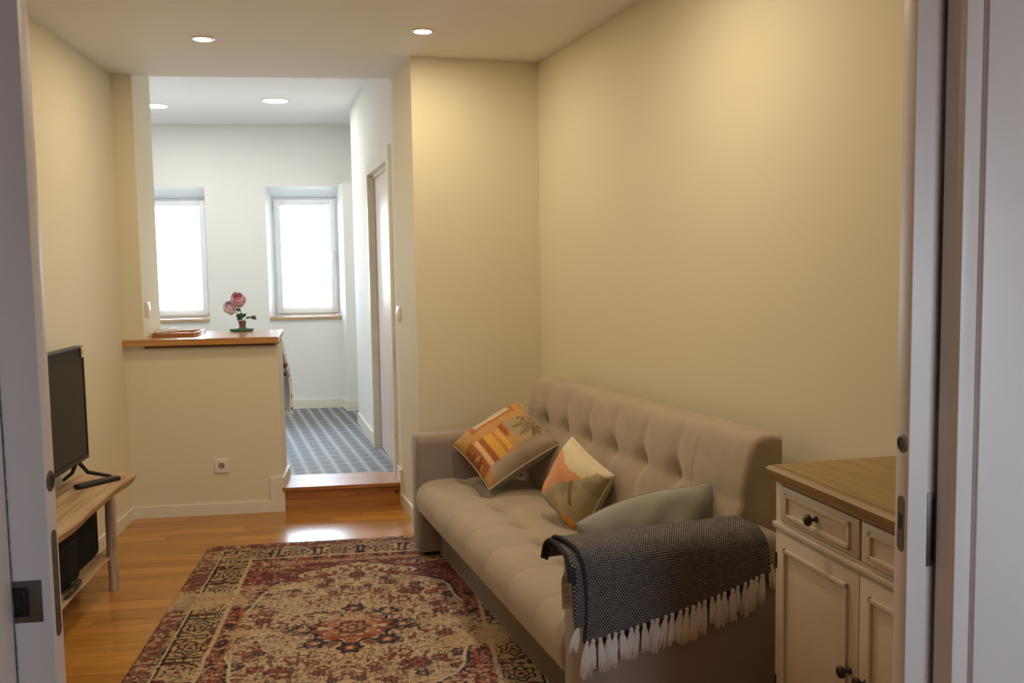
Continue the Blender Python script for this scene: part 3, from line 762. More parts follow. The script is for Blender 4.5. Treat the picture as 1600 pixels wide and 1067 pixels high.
def pat2(U, V, front):
    s_, t_ = (U + 1) / 2, (1 - V) / 2
    n1 = vnoise(s_, t_, 7, 5); n2 = vnoise(s_, t_, 30, 6)
    c = np.zeros(U.shape + (3,)); c[:] = lin(228, 214, 180)
    def put(m, col): c[m] = col
    edge = .83 - .16 * t_ + .03 * np.sin(t_ * 11) + .03 * n2
    put(s_ < edge, lin(222, 160, 118))
    hill = t_ > .13 + .80 * (s_ - .06) + .05 * np.sin(s_ * 9 + 1) + .02 * n2
    put(hill & (s_ < .93), lin(180, 168, 136)); put(hill & (s_ < .93) & (n1 > .55), lin(164, 152, 122))
    put(hill & (np.abs(t_ - .72 - .10 * np.sin(s_ * 7)) < .035) & (s_ > .35) & (s_ < .75), lin(134, 120, 92))
    put((s_ < .17), lin(168, 162, 150)); put((s_ > .155) & (s_ < .175), lin(208, 196, 170))
    put((s_ < .15 + .05 * n2) & (t_ > .68), lin(224, 160, 70)); put((s_ < .13) & (t_ > .80) & (n2 > .55), lin(190, 120, 60))
    if not front: c[:] = lin(186, 174, 148)
    return c
def pose(C, R): return Matrix(((R[0][0], R[0][1], R[0][2], C[0]), (R[1][0], R[1][1], R[1][2], C[1]), (R[2][0], R[2][1], R[2][2], C[2]), (0, 0, 0, 1)))
cushion('throw_cushion', 'orange printed cushion with a window and palm motif propped in the far sofa corner', .39, .40, .18,
        pose((.5245, 4.238, .582), ((.868, -.337, -.364), (.145, .874, -.464), (.475, .350, .808))), M['cushion'], pat1, wr=.004)
cushion('throw_cushion', 'small peach and cream abstract cushion standing in the middle of the sofa', .285, .285, .165,
        pose((.7228, 3.534, .540), ((.405, -.402, -.821), (-.223, .828, -.515), (.887, .392, .246))), M['cushion'], pat2, wr=.003)
up = (sw(1.835, .35, .72) - sw(1.925, .35, .42)).normalized(); rt = (sw(1.9, .6, .13) - sw(1.9, 0, 0)).normalized(); nn = rt.cross(up).normalized(); rt = up.cross(nn)
cc = sw(1.872, .365, .540)
cushion('throw_cushion', 'plain blue grey cushion lying against the near armrest behind the blanket', .48, .33, .20,
        Matrix(((rt.x, up.x, nn.x, cc.x), (rt.y, up.y, nn.y, cc.y), (rt.z, up.z, nn.z, cc.z), (0, 0, 0, 1))), M['denim'], None, wr=.008, droop=.085)

# ================================================================== BLANKET
bl = thing('throw_blanket', 'charcoal woven blanket with white tassels folded over the near armrest', 'blanket', SOFA_LOC, SOFA_RZ)
def drape(name, b0, b1, path, zend, lift, nb_=90, seed=3, par=bl, fold=.004):
    """path in (a, z); last leg hangs down to zend(f)"""
    c, s_ = resample(path, 70)
    L = s_[-1]; nv = 70 + 46
    V = []; UV = []
    for i in range(nb_):
        f = i / (nb_ - 1); b = b0 + (b1 - b0) * f
        ze = zend(f); a_e, z_e = c[-1]
        for j in range(nv):
            if j < 70: a, z, s = c[j][0], c[j][1], s_[j]
            else:
                t = (j - 69) / 46; a, z, s = a_e + .004 * t, z_e + (ze - z_e) * t, L + (z_e - ze) * t
            wv = fold * (math.sin(f * 21 + s * 9 + seed) + .6 * math.sin(f * 39 - s * 14))
            k_ = min(j, 69); tn = c[min(k_ + 1, 69)] - c[max(k_ - 1, 0)]; tn = tn / np.linalg.norm(tn); h_ = lift + .5 * (abs(wv) + wv * .2)
            a += -tn[1] * -h_; z += tn[0] * h_
            bb_ = b + .010 * math.sin(s * 11 + seed) * (1 if f in (0, 1) else 1 - abs(2 * f - 1))
            V.append((bb_, -a, z)); UV.append((b, s))
    F = [(i * nv + j, (i + 1) * nv + j, (i + 1) * nv + j + 1, i * nv + j + 1) for i in range(nb_ - 1) for j in range(nv - 1)]
    o = raw(name, V, F, M['weave'], par, True)
    uv = o.data.uv_layers.new(name='UVMap'); fl = np.array([UV[l.vertex_index] for l in o.data.loops], np.float32); uv.data.foreach_set('uv', fl.ravel())
    m = o.modifiers.new('thick', 'SOLIDIFY'); m.thickness = .005; m.offset = 0
    return o, V, nv
PATHB = [(1.950, .560), (1.966, .600), (1.995, .622), (2.03, .634), (2.10, .638), (2.165, .634), (2.200, .610), (2.209, .580)]
PATHA = [(1.985, .598), (2.01, .628), (2.05, .642), (2.11, .646), (2.172, .640), (2.206, .614), (2.216, .580)]
hemA = lambda f: .398 + .125 * f - .012 * math.sin(f * 3.1)
oB, VB, nvB = drape('under_fold', -.036, .50, PATHB, lambda f: .440 + .10 * f, .0, seed=1)
tag(oB, 'lower folded layer of the blanket')
oA, VA, nvA = drape('upper_fold', -.012, .565, PATHA, hemA, .004, seed=4)
# rolled selvedge along the front edge
ed = B(); ed.tube([Vector(VA[j]) + Vector((-.002, 0, .001)) for j in range(0, nvA, 3)] + [Vector(VA[nvA - 1])], .0055, 8)
ed.build('selvedge', M['weave'], bl, 3.2)
ed = B()
for k, off in enumerate((0.0, .012)):
    ed.tube([Vector(VB[j]) + Vector((off - .004, 0, -.006 * k)) for j in range(0, 75, 3)], .0065, 8)
ed.build('folded_edge', M['weave'], bl, 3.2)
def tassel(p, ln, sway, rr):
    b = B(); n_ = 26
    for k in range(n_):
        t = 2 * math.pi * k / n_ + rr.uniform(-.2, .2); q = rr.uniform(.35, 1.0); w_ = .0165 * q
        e_ = Vector((math.cos(t) * w_ + sway, math.sin(t) * w_ * .6, -ln * rr.uniform(.82, 1.03)))
        m1 = Vector((math.cos(t) * .0095 * q + sway * .25, math.sin(t) * .005 * q, -ln * .30))
        b.tube([p + Vector((0, 0, .003)), p + m1, p + (m1 + e_) / 2 + Vector((0, 0, .002)), p + e_], [.002, .003, .0032, .0024], 5)
    b.lathe([(.002, .004), (.0062, 0), (.0062, -.006), (.0035, -.011)], 'z', tuple(p), 8)
    return b.build('tassel', M['wool'], bl, 3.2)
rr = random.Random(11); nT = 27
for k in range(nT):
    f = (k + .35 + rr.uniform(-.12, .12)) / nT; i = min(89, int(f * 89)); p = Vector(VA[i * nvA + nvA - 1])
    tassel(p + Vector((0, rr.uniform(-.006, .0), .001)), rr.uniform(.074, .100), rr.uniform(-.016, .010), rr)
p = Vector(VB[1 * nvB + nvB - 1]); tassel(p, .062, -.012, rr)
p = Vector(VA[89 * nvA + nvA - 1]) + Vector((.012, .016, .012)); tassel(p, .070, .012, rr)
# care tag
tgp = [(-.010, .003, .582), (-.018, .0095, .552), (-.0195, .0128, .527), (-.0165, .0138, .492), (-.0155, .0140, .455)]
for_tag = [.455, .492, .527, .552], [-.0155, -.0165, -.0195, -.018]
TA = 2.10
V = []
for (b, wd, z) in tgp: V += [(b - wd, -TA, z), (b + wd, -TA, z)]
tg = raw('care_tag', V, [(2 * i, 2 * i + 1, 2 * i + 3, 2 * i + 2) for i in range(4)], M['tag'], bl)
tg.modifiers.new('thick', 'SOLIDIFY').thickness = .001
pb = B()
for (z0, z1) in ((.548, .527), (.522, .499), (.493, .468)):
    for k in range(5):
        z = z0 + (z1 - z0) * k / 5
        bc = float(np.interp(z, *for_tag)); q = -.0095
        while q < .0085:
            ww = rr.uniform(.0016, .004); pb.box((bc + q, -TA - .0012, z - .0027), (bc + min(q + ww, .0092), -TA + .0001, z)); q += ww + .0008
tag(pb.build('tag_print', M['tagink'], tg), 'rows of tiny brown printing')

# ================================================================== RUG
def make_rug():
    hx, hy = .777, 1.2; st_ = .0042
    nx, ny = int(2 * hx / st_), int(2 * hy / st_)
    xs, ys = np.linspace(-hx, hx, nx), np.linspace(-hy, hy, ny); X, Y = np.meshgrid(xs, ys, indexing='ij')
    Wx = X + .004 * (vnoise(X + 3, Y + 3, 30, 21) - .5); Wy = Y + .004 * (vnoise(X + 3, Y + 3, 30, 22) - .5)
    ax, ay = np.abs(Wx), np.abs(Wy)
    cream, red, navy, dark, rust, tan = lin(214, 184, 142), lin(134, 64, 58), lin(76, 74, 82), lin(52, 44, 42), lin(176, 92, 50), lin(196, 150, 100)
    C = np.zeros(X.shape + (3,)); C[:] = cream
    def put(m, c): C[m] = c
    ex, ey = hx - ax, hy - ay; ed = np.minimum(ex, ey); al = np.where(ex < ey, ay, ax)
    def ros(cx, cy, r, cols, pet=8, twist=0.0):
        dx, dy = ax - cx, ay - cy; rr_ = np.hypot(dx, dy); an = np.arctan2(dy, dx) + twist; sh = r * (.84 + .16 * np.cos(pet * an))
        for k, (fr_, c) in enumerate(cols): put(rr_ < sh * fr_, c)
    # vine filler: thin contour lines of smooth noise
    # fold coordinates so that the ornament mirrors
    n1 = vnoise(ax + .3, ay + .2, 17, 31); n2 = vnoise(ax + .7, ay + .4, 26, 32); n3 = vnoise(ax + .1, ay + .9, 44, 33)
    line1 = np.abs((n1 * 5) % 1 - .5) < .085; line2 = np.abs((n2 * 4) % 1 - .5) < .085; blob = n3 > .70
    field = (ax < .455) & (ay < .84)
    # field
    put(field & line1, lin(140, 92, 78)); put(field & line2, lin(122, 84, 76)); put(field & blob & (n1 > .45), lin(142, 82, 66)); put(field & (n3 < .2) & (n2 > .5), lin(168, 128, 90))
    # scattered flowers of the field
    rs = np.random.default_rng(8)
    for cx, cy, r, dk_ in [(.24, .385, .060, 0), (.41, .30, .045, 1), (.15, .50, .036, 0), (.24, -.0, .05, 1), (.36, .12, .040, 0), (.25, .37, .05, 0), (.0, .62, .05, 0), (.33, .20, .028, 1), (.26, .46, .03, 1), (.10, .40, .030, 0), (.05, .47, .026, 1), (.18, .62, .03, 0), (.38, .42, .028, 0), (.12, .56, .025, 1), (.42, .06, .03, 0)]:
        base = red if not dk_ else navy
        ros(cx, cy, r, [(1.0, lin(96, 74, 74)), (.82, base), (.48, lin(170, 110, 84)), (.28, base * .7)], 8)
    # curled leaves
    for cx, cy, r in [(.30, .06, .045), (.20, .27, .040), (.36, .24, .035), (.14, .30, .03), (.40, .18, .03), (.33, .34, .03), (.09, .36, .026)]:
        dx, dy = ax - cx, ay - cy; rr_ = np.hypot(dx, dy * 1.3); an = np.arctan2(dy, dx)
        m_ = np.abs(rr_ - r * (.45 + .5 * ((an + math.pi) / (2 * math.pi)))) < .0075; put(m_ & field, lin(142, 70, 58))
    # medallion
    an = np.arctan2(Wy, Wx * 1.05); rm = np.hypot(Wx * .95, Wy * 1.08); lob = .165 * (1 + .13 * np.cos(8 * an))
    med = rm < lob
    put(med, lin(164, 84, 62)); put(med & (n2 > .56), lin(190, 128, 92)); put(med & line1, lin(112, 54, 46)); put(med & (n3 > .72), cream); put((np.abs(rm - lob) < .008), dark)
    for k in range(8):
        t = k * math.pi / 4 + math.pi / 8 * 0; cx, cy = abs(math.cos(t) * .195), abs(math.sin(t) * .20)
        if cx < .46: ros(cx, cy, .056, [(1.0, lin(62, 62, 70)), (.55, lin(150, 80, 60)), (.30, lin(215, 170, 120))], 6)
    ros(0, 0, .07, [(1, navy), (.75, lin(200, 150, 110)), (.45, red), (.2, cream)], 8)
    # spandrels
    wy = np.array([.0, .20, .30, .40, .47, .54, .585, .60, .625, .66, .70, .74, .77, .80, .85]); wx = np.array([.50, .47, .435, .425, .40, .32, .225, .205, .26, .285, .25, .165, .10, .02, -.02])
    wb = np.interp(ay, wy, wx); sp_m = field & (ax > wb); dsp = ax - wb
    put(sp_m, lin(136, 64, 60)); put(sp_m & line2, lin(96, 58, 56)); put(sp_m & (n3 > .68), lin(184, 132, 108)); put(sp_m & line1, lin(112, 70, 66))
    put(field & (np.abs(dsp) < .008), lin(74, 66, 68)); put(field & (dsp < -.008) & (dsp > -.020), lin(222, 200, 162))
    for cx, cy, r in [(.36, .62, .05), (.40, .74, .045), (.20, .76, .05), (.30, .70, .03), (.43, .52, .03)]:
        m0 = C.copy(); ros(cx, cy, r, [(1, lin(70, 60, 66)), (.78, lin(150, 70, 60)), (.45, lin(196, 140, 110)), (.25, lin(110, 46, 42))], 8); keep = ~sp_m; C[keep] = m0[keep]
    # borders: widths measured from the edge
    def band(d0, d1): return (ed >= d0) & (ed < d1)
    o_ = band(0, .095); put(o_, lin(146, 100, 82)); put(o_ & (n3 > .52), lin(196, 160, 124)); put(o_ & line2, lin(72, 58, 58)); put(o_ & (np.abs((al / .052) % 1 - .5) + np.abs((ed - .048) / .055) * .6 < .30), lin(150, 66, 54))
    put(band(0, .008), lin(120, 62, 56)); put(band(.094, .102), cream); put(band(.102, .112), dark)
    m_ = band(.112, .245); put(m_, lin(200, 168, 124))
    ph = al / .21; dxr = (ph % 1 - .5) * .21; dyr = ed - .178; rr_ = np.hypot(dxr, dyr * 1.15); an2 = np.arctan2(dyr, dxr)
    put(m_ & (np.abs(rr_ - .052 * (1 + .14 * np.cos(6 * an2))) < .006), dark); put(m_ & (np.abs(rr_ - .030 * (1 + .12 * np.cos(5 * an2))) < .0055), lin(70, 66, 64)); put(m_ & (rr_ < .014), red)
    put(m_ & (rr_ > .068) & line1, dark); put(m_ & (rr_ > .068) & (n3 > .66), lin(120, 64, 52)); put(m_ & (rr_ > .07) & (np.abs(np.abs(dxr) - .088) < .006), lin(64, 58, 58))
    put(band(.245, .262), cream); g_ = band(.262, .312); put(g_, lin(146, 70, 56)); put(g_ & line2, lin(208, 172, 132)); put(g_ & (n3 > .63), lin(78, 62, 62)); put(band(.312, .324), rust)
    far_ = band(.324, .36) & (ey < ex); put(far_, lin(186, 142, 110)); put(far_ & line1, lin(120, 62, 56))
    # wear: streaks along the weft reveal the pale ground
    wz = .55 * vnoise(X * .35 + 5, Y + 5, 9, 41) + .45 * vnoise(X + 5, Y + 5, 5, 42); fine = vnoise(X * .45 + 9, Y + 9, 110, 43); fine2 = vnoise(X + 2, Y * .5 + 2, 190, 44)
    loc_ = np.exp(-((X + .66) / .26) ** 2 - ((Y - .15) / .42) ** 2) * .42 + np.exp(-((X - .52) / .22) ** 2 - ((Y + .22) / .42) ** 2) * .34 + np.exp(-((X + .1) / .5) ** 2 - ((Y - .45) / .25) ** 2) * .05
    amt = np.clip((wz - .50) * 2.0 + loc_ + .10, 0, 1); amt = amt * np.where(Y > .55, .55, 1.0); worn = (.6 * fine + .4 * fine2) < amt * .85 + .06
    C = np.where(worn[..., None], C * .18 + .82 * (cream * (.86 + .2 * vnoise(X + 1, Y + 1, 14, 45))[..., None]), C)
    kk = (vnoise(X * .6 + 4, Y + 4, 150, 46) > .74); C[kk] *= .55
    ochre = np.clip((vnoise(X + 8, Y + 8, 5, 47) - .55) * 2.2, 0, .55)[..., None]; C = C * (1 - ochre) + ochre * C * np.array([1.05, .88, .66])
    gy = C.mean(-1, keepdims=True); C = (C * .83 + gy * .17 * np.array([1.06, 1.0, .95])) * .78
    Zt = np.full(X.shape, .0085) + .0008 * vnoise(X + 1, Y + 1, 60, 48)
    Zt[0, :] = Zt[-1, :] = 0.001; Zt[:, 0] = Zt[:, -1] = 0.001
    V = np.stack([X, Y, Zt], -1).reshape(-1, 3)
    idx = np.arange(nx * ny).reshape(nx, ny); F = np.stack([idx[:-1, :-1], idx[1:, :-1], idx[1:, 1:], idx[:-1, 1:]], -1).reshape(-1, 4)
    me = bpy.data.meshes.new('rug'); me.vertices.add(len(V)); me.vertices.foreach_set('co', V.astype(np.float32).ravel())
    me.loops.add(F.size); me.loops.foreach_set('vertex_index', F.astype(np.int32).ravel())
    me.polygons.add(len(F)); me.polygons.foreach_set('loop_start', np.arange(0, F.size, 4, dtype=np.int32)); me.update(calc_edges=True); me.validate()
    me.materials.append(M['rug']); me.shade_smooth()
    o = bpy.data.objects.new('rug', me); COL.objects.link(o); o.location = (-.18, 3.572, 0.0008); dye(o, C.reshape(-1, 3))
    return tag(o, 'worn red, navy and cream oriental rug in front of the sofa', 'rug')
make_rug()

# ================================================================== CABINET
CL = (.986, 2.296, 0); CRZ = math.atan2(.098, .995)
cab = thing('sideboard', 'cream painted sideboard with an oak top beside the right sliding door', 'sideboard', CL, CRZ)
# local: x towards the wall, y = -s
S0, S1, CH, CD = .010, .778, .885, .375
B().box((.022, -S1, .17), (CD - .005, -S0, CH - .043), .002).build('carcass', M['cab'], cab, .6)
def moulded_top():
    pr = [(.000, CH - .022), (-.003, CH - .012), (.004, CH - .004), (.016, CH - .0035), (.0165, CH), ]
    lo = [(.014, CH - .044), (.010, CH - .041), (.009, CH - .036), (.003, CH - .030)]
    prof = lo + pr        # inset from the outline, height
    V = []; n_ = len(prof)
    for ins, z in prof:
        V += [(ins, -(0.0 + ins), z), (CD - .002, -(0.0 + ins), z), (CD - .002, -(.80 - ins), z), (ins, -(.80 - ins), z)]
    F = []
    for i in range(n_ - 1):
        for k in range(4): F.append((i * 4 + k, i * 4 + (k + 1) % 4, (i + 1) * 4 + (k + 1) % 4, (i + 1) * 4 + k))
    F += [(0, 1, 2, 3)[::-1], tuple((n_ - 1) * 4 + k for k in range(4))]
    o = raw('top', V, F, M['oak'], cab); bm = bmesh.new(); bm.from_mesh(o.data); bmesh.ops.recalc_face_normals(bm, faces=bm.faces[:]); bm.to_mesh(o.data); bm.free(); return tag(o, 'oak top with a moulded edge')
moulded_top()
def frame_mould(b, x, y0, y1, z0, z1, w_, th):
    """raised picture moulding on a face at x (towards -x)"""
    for q in (0, 1):
        k = .35 * w_ * q; t = th * (1 - .45 * q); W2_ = w_ * (1 - .55 * q)
        b.box((x - t, y0 + k, z0 + k), (x + .002, y0 + k + W2_, z1 - k), .001, 1); b.box((x - t, y1 - k - W2_, z0 + k), (x + .002, y1 - k, z1 - k), .001, 1)
        b.box((x - t, y0 + k, z0 + k), (x + .002, y1 - k, z0 + k + W2_), .001, 1); b.box((x - t, y0 + k, z1 - k - W2_), (x + .002, y1 - k, z1 - k), .001, 1)
FX = .022
def knob(p, par, nm='knob'):
    b = B().lathe([(.0085, 0), (.0075, .003), (.0045, .006), (.0042, .013), (.008, .016), (.0135, .020), (.0150, .025), (.0125, .029), (.006, .0315), (.002, .0322)], 'x', (0, 0, 0), 24)
    for v in b.bm.verts: v.co = Vector((p[0] - v.co.x, p[1] + v.co.y, p[2] + v.co.z))
    return tag(b.build(nm, M['bronze'], par, .9), 'dark round knob')
mid = (S0 + S1) / 2
B().box((FX - .009, -S1 - .0, .716), (FX + .002, -S0 + .004, .731), .003, 2).build('rail_moulding', M['cab'], cab, .6)
for (s0, s1) in ((.042, mid - .006), (mid + .006, S1 - .032)):
    d_ = B().box((FX - .006, -s1, .743), (FX + .01, -s0, .834), .002, 2); frame_mould(d_, FX - .006, -(s1 - .030), -(s0 + .028), .757, .820, .010, .006)
    dr = d_.build('drawer', M['cab'], cab, .6)
    knob((FX - .006, -(s0 + s1) / 2, .789), dr)
gb = B()
for (y0, y1, z0, z1) in ((-(mid - .0035), -.0395, .740, .8365), (-(S1 - .0295), -(mid + .0035), .740, .8365)):
    gb.box((FX - .0006, y0, z0), (FX + .002, y1, z1))
gb.build('drawer_gap', M['cabin'], cab)
for k, (s0, s1) in enumerate(((.028, mid - .0015), (mid + .0015, S1 - .018))):
    d_ = B().box((FX - .006, -s1, .215), (FX + .008, -s0, .708), .002, 2); frame_mould(d_, FX - .006, -(s1 - .040 if k == 0 else s1 - .038), -(s0 + .038),   .262, .672, .010, .007)
    do = d_.build('door', M['cab'], cab, .6)
    knob((FX - .006, -(s1 - .030) if k == 0 else -(s0 + .030), .470), do)
    ys = -s0 + .004 if k == 0 else -s1 - .004
    for z in (.628, .290):
        tag(B().lathe([(.0032, -.021), (.0042, -.018), (.0042, .018), (.0032, .021)], 'z', (FX - .005, ys, z), 12).build('hinge', M['bronze'], do, .6), 'dark barrel hinge')
B().box((FX - .002, -S1, .155), (CD - .01, -S0, .215), .004).build('plinth', M['cab'], cab, .6)
for s in (S0 + .03, S1 - .03):
    for x in (.068, CD - .045):
        B().lathe([(.018, 0), (.022, .02), (.016, .05), (.024, .12), (.028, .156)], 'z', (x, -s, 0), 16).build('foot', M['cab'], cab, .9)

# ================================================================== TV BENCH
bx0, bx1, by0, by1, bz = -1.485, -1.212, 3.20, 4.50, .470
tb_ = thing('tv_bench', 'rustic pale wood bench with a live edge under the television', 'tv bench', (0, 0, 0))
def slab(name, x0, x1, y0, y1, z0, z1, amp, seed, mat):
    pts = [(x0, y0), (x0, y1)]
    n_ = 40
    pts.append((x1 - .055, y1 + .012)); pts.append((x1 - .02, y1 - .012))
    for k in range(n_ + 1):
        y = (y1 - .04) + (y0 - y1 + .04) * k / n_; pts.append((x1 + amp * (math.sin(y * 7 + seed) + .5 * math.sin(y * 17 + seed * 2)), y))
    b = B(); b.prism(pts, z0, z1)
    bmesh.ops.recalc_face_normals(b.bm, faces=b.bm.faces[:])
    bot = [v for v in b.bm.verts if abs(v.co.z - z0) < 1e-5 and v.co.x > x0 + .1]
    for v in bot: v.co.x -= .014
    bmesh.ops.bevel(b.bm, geom=[e_ for e_ in b.bm.edges if all(abs(v.co.z - z1) < 1e-5 for v in e_.verts)], offset=.004, segments=2, affect='EDGES')
    return b.build(name, mat, tb_, .7)
slab('bench_top', bx0, bx1, by0, by1, bz - .036, bz, .006, 1.3, M['rustic'])
slab('shelf', bx0 + .02, -1.262, by0 + .12, 4.262, .135, .155, .003, 2.1, M['rustic'])
for (x, y) in ((-1.262, 4.222), (-1.455, 4.30), (-1.262, 3.33), (-1.455, 3.33)):
    b = B(); pts = []; rr2 = random.Random(int(y * 100))
    for k in range(9): pts.append((x + rr2.uniform(-.002, .002), y + rr2.uniform(-.002, .002), (bz - .037) * k / 8))
    b.tube(pts, [.0225 + rr2.uniform(-.0015, .002) for _ in pts], 12); b.build('leg', M['rusticleg'], tb_, .9)

# television
TX, TY0, TY1, TZ0, TZ1 = -1.392, 3.43, 4.372, .578, 1.092
tv = thing('television', 'flat black television standing on the rustic bench', 'television', (TX, (TY0 + TY1) / 2, bz))
hy_ = (TY1 - TY0) / 2; z0, z1 = TZ0 - bz, TZ1 - bz
B().box((-.034, -hy_, z0), (-.001, hy_, z1), .003).build('housing', M['black'], tv, .6)
fb = B(); t = .008
fb.box((-.002, -hy_, z0), (.006, -hy_ + t, z1)); fb.box((-.002, hy_ - t, z0), (.006, hy_, z1)); fb.box((-.002, -hy_ + t, z1 - t), (.006, hy_ - t, z1)); fb.box((-.002, -hy_ + t, z0), (.007, hy_ - t, z0 + .020))
fb.build('bezel', M['black'], tv)
box('screen', (-.001, -hy_ + t, z0 + .020), (.003, hy_ - t, z1 - t), M['screen'], tv)
es = box('energy_sticker', (.0062, hy_ - .034, z1 - .052), (.0068, hy_ - .003, z1 - .004), M['yellow'], tv); tag(es, 'small yellow label')
box('sticker_print', (.0068, hy_ - .025, z1 - .042), (.0072, hy_ - .014, z1 - .016), M['ink'], es)
for sy in (1, -1):
    f = B(); c0 = Vector((-.015, sy * (hy_ - .10), z0 + .006))
    for dx in (.105, -.085):
        f.tube([c0, c0 + Vector((dx * .35, sy * .02, -.06)), c0 + Vector((dx, sy * .115 if dx > 0 else sy * .07, .010 - c0.z + .002))], [.010, .009, .008], 8)
    f.build('foot', M['black'], tv, .9)

def remote(name, label, loc, rz, L_, W_, H_, mat, rx=0.0):
    o = thing(name, label, 'remote control', loc, rz); o.rotation_euler = (rx, 0, rz)
    B().box((-W_ / 2, -L_ / 2, 0), (W_ / 2, L_ / 2, H_), min(H_ * .45, .008), 3).build('case', mat, o, .7)
    b = B()
    for i in range(3):
        for j in range(7): b.lathe([(.0035, H_), (.0032, H_ + .0012)], 'z', ((i - 1) * W_ * .27, -L_ * .36 + j * L_ * .105, 0), 10)
    b.build('buttons', M['blackmatte'] if mat is not M['black'] else M['steel'], o)
remote('remote_control', 'long black remote control lying on the bench in front of the television foot', (-1.325, 4.275, bz), math.radians(-38), .215, .046, .020, M['black'])

# things on the bench shelf
def case(name, label, lo, hi, rz=0):
    c_ = ((lo[0] + hi[0]) / 2, (lo[1] + hi[1]) / 2, lo[2]); o = thing(name, label, 'bag', c_, rz)
    h = [(hi[i] - lo[i]) / 2 for i in range(2)]; H_ = hi[2] - lo[2]
    B().box((-h[0], -h[1], 0), (h[0], h[1], H_), .028, 5).build('body', M['blackmatte'], o, .8)
    B().tube([(h[0] + .001, -h[1] + .03, H_ * .78), (h[0] + .0015, 0, H_ * .78), (h[0] + .001, h[1] - .03, H_ * .78)], .002, 6).build('zip', M['black'], o)
case('black_case', 'tall black soft case at the far end of the bench shelf', (-1.46, 3.945, .156), (-1.322, 4.255, .408))
case('black_case', 'lower black soft case nearer the door on the bench shelf', (-1.46, 3.50, .156), (-1.300, 3.925, .385))
cb = B(); q = random.Random(5)
for k in range(4):
    a0 = q.uniform(0, 6); cb.tube([(-1.277 + .010 * math.cos(a0 + t * .5) * (1 + .2 * k), 3.72 + .055 * math.sin(a0 + t * .45) + .02 * k, .160 + .004 * k + .0015 * t) for t in range(13)], .0035, 6)
tag(cb.build('cable_bundle', plain('dark green cable', (.02, .035, .022), .5), None, 3.2), 'small dark coil of cable on the bench shelf', 'cable')

# ================================================================== ON THE BAR
tz = 1.036
tr = thing('wooden_tray', 'low wooden tray lying on the bar counter by the wall return', 'tray', (-1.262, 5.745, tz), math.radians(-2))
b = B(); b.box((-.112, -.135, .001), (.112, .135, .006)); b.build('tray_base', M['tag'], tr)
b = B(); 
for (x0, y0, x1, y1) in ((-.122, -.145, .122, -.133), (-.122, .133, .122, .145), (-.122, -.133, -.110, .133), (.110, -.133, .122, .133)): b.box((x0, y0, 0), (x1, y1, .024), .002)
b.build('rim', M['step'], tr, .6)
remote('remote_control', 'white remote control propped on the edge of the wooden tray', (-1.318, 5.640, tz + .026), math.radians(-58), .13, .038, .020, M['plastic_w'], math.radians(4))
gl = thing('glass_dish', 'flat green edged glass dish on the bar counter holding a flower pot', 'dish', (-.935, 5.985, tz))
B().lathe([(.062, 0), (.070, .002), (.079, .010), (.080, .015), (.076, .015), (.066, .008), (.030, .006)], 'z', (0, 0, 0), 40, 1.0, .62).build('dish', M['gglass'], gl, 3.2)
fl_ = thing('flower_pot', 'small brown pot with two pink artificial peonies on the bar counter', 'flowers', (-.930, 5.985, tz + .0155))
b = B(); b.lathe([(.029, 0), (.030, .004), (.021, .010), (.020, .022), (.024, .040), (.023, .050), (.018, .050), (.017, .040)], 'z', (0, 0, 0), 24); b.build('pot', M['mugclay'], fl_, .9)
b = B(); b.tube([(-.002, 0, .045), (-.004, 0, .09), (-.014, -.003, .145), (-.018, -.005, .175)], .0028, 6); b.tube([(-.004, 0, .05), (-.02, -.002, .09), (-.048, -.006, .118), (-.068, -.008, .128)], .0024, 6); b.tube([(.004, 0, .048), (.026, -.004, .066), (.05, -.006, .067), (.075, -.008, .068)], .0022, 6)
b.build('stem', M['leaf'], fl_, 3.2)
def leaf(p, d, L_, w_, mat, up_=Vector((0, -1, .3))):
    d = Vector(d).normalized(); s_ = d.cross(up_).normalized(); n_ = s_.cross(d).normalized(); V = []; k_ = 8
    for i in range(k_ + 1):
        t = i / k_; ww = w_ * math.sin(math.pi * min(1, t * .93 + .05)) ** .8; c_ = Vector(p) + d * L_ * t - n_ * (.15 * L_ * t * t)
        V += [c_ - s_ * ww + n_ * .15 * ww, c_ + n_ * -.10 * ww, c_ + s_ * ww + n_ * .15 * ww]
    F = []
    for i in range(k_): F += [(3 * i, 3 * i + 1, 3 * i + 4, 3 * i + 3), (3 * i + 1, 3 * i + 2, 3 * i + 5, 3 * i + 4)]
    o = raw('leaf', V, F, mat, fl_, True); o.modifiers.new('t', 'SOLIDIFY').thickness = .0008
for p, d, L_, w_, mt in [((-.006, -.004, .092), (-.8, -.3, -.35), .035, .011, 'leaf'), ((-.004, -.004, .10), (.1, -.5, -.8), .045, .013, 'leaf'), ((-.010, 0, .085), (-.3, -.4, -.7), .04, .012, 'leaf'), ((.002, -.004, .075), (.6, -.4, .5), .035, .011, 'leaf'), ((-.01, -.002, .115), (-.6, -.2, .3), .03, .010, 'leaf'),
                         ((.05, -.007, .068), (1, -.1, .25), .038, .0105, 'leafgrey'), ((.062, -.007, .070), (1, -.2, -.35), .030, .009, 'leafgrey'), ((.025, -.004, .066), (.8, -.2, .3), .026, .008, 'leafgrey')]:
    leaf(p, d, L_, w_, M[mt])
HEART = ((4, .46, 1.45), (6, .60, 1.15), (7, .74, .75), (7, .80, .35))
OUTER = ((7, .98, .55), (8, 1.08, .10), (7, 1.0, -.35))
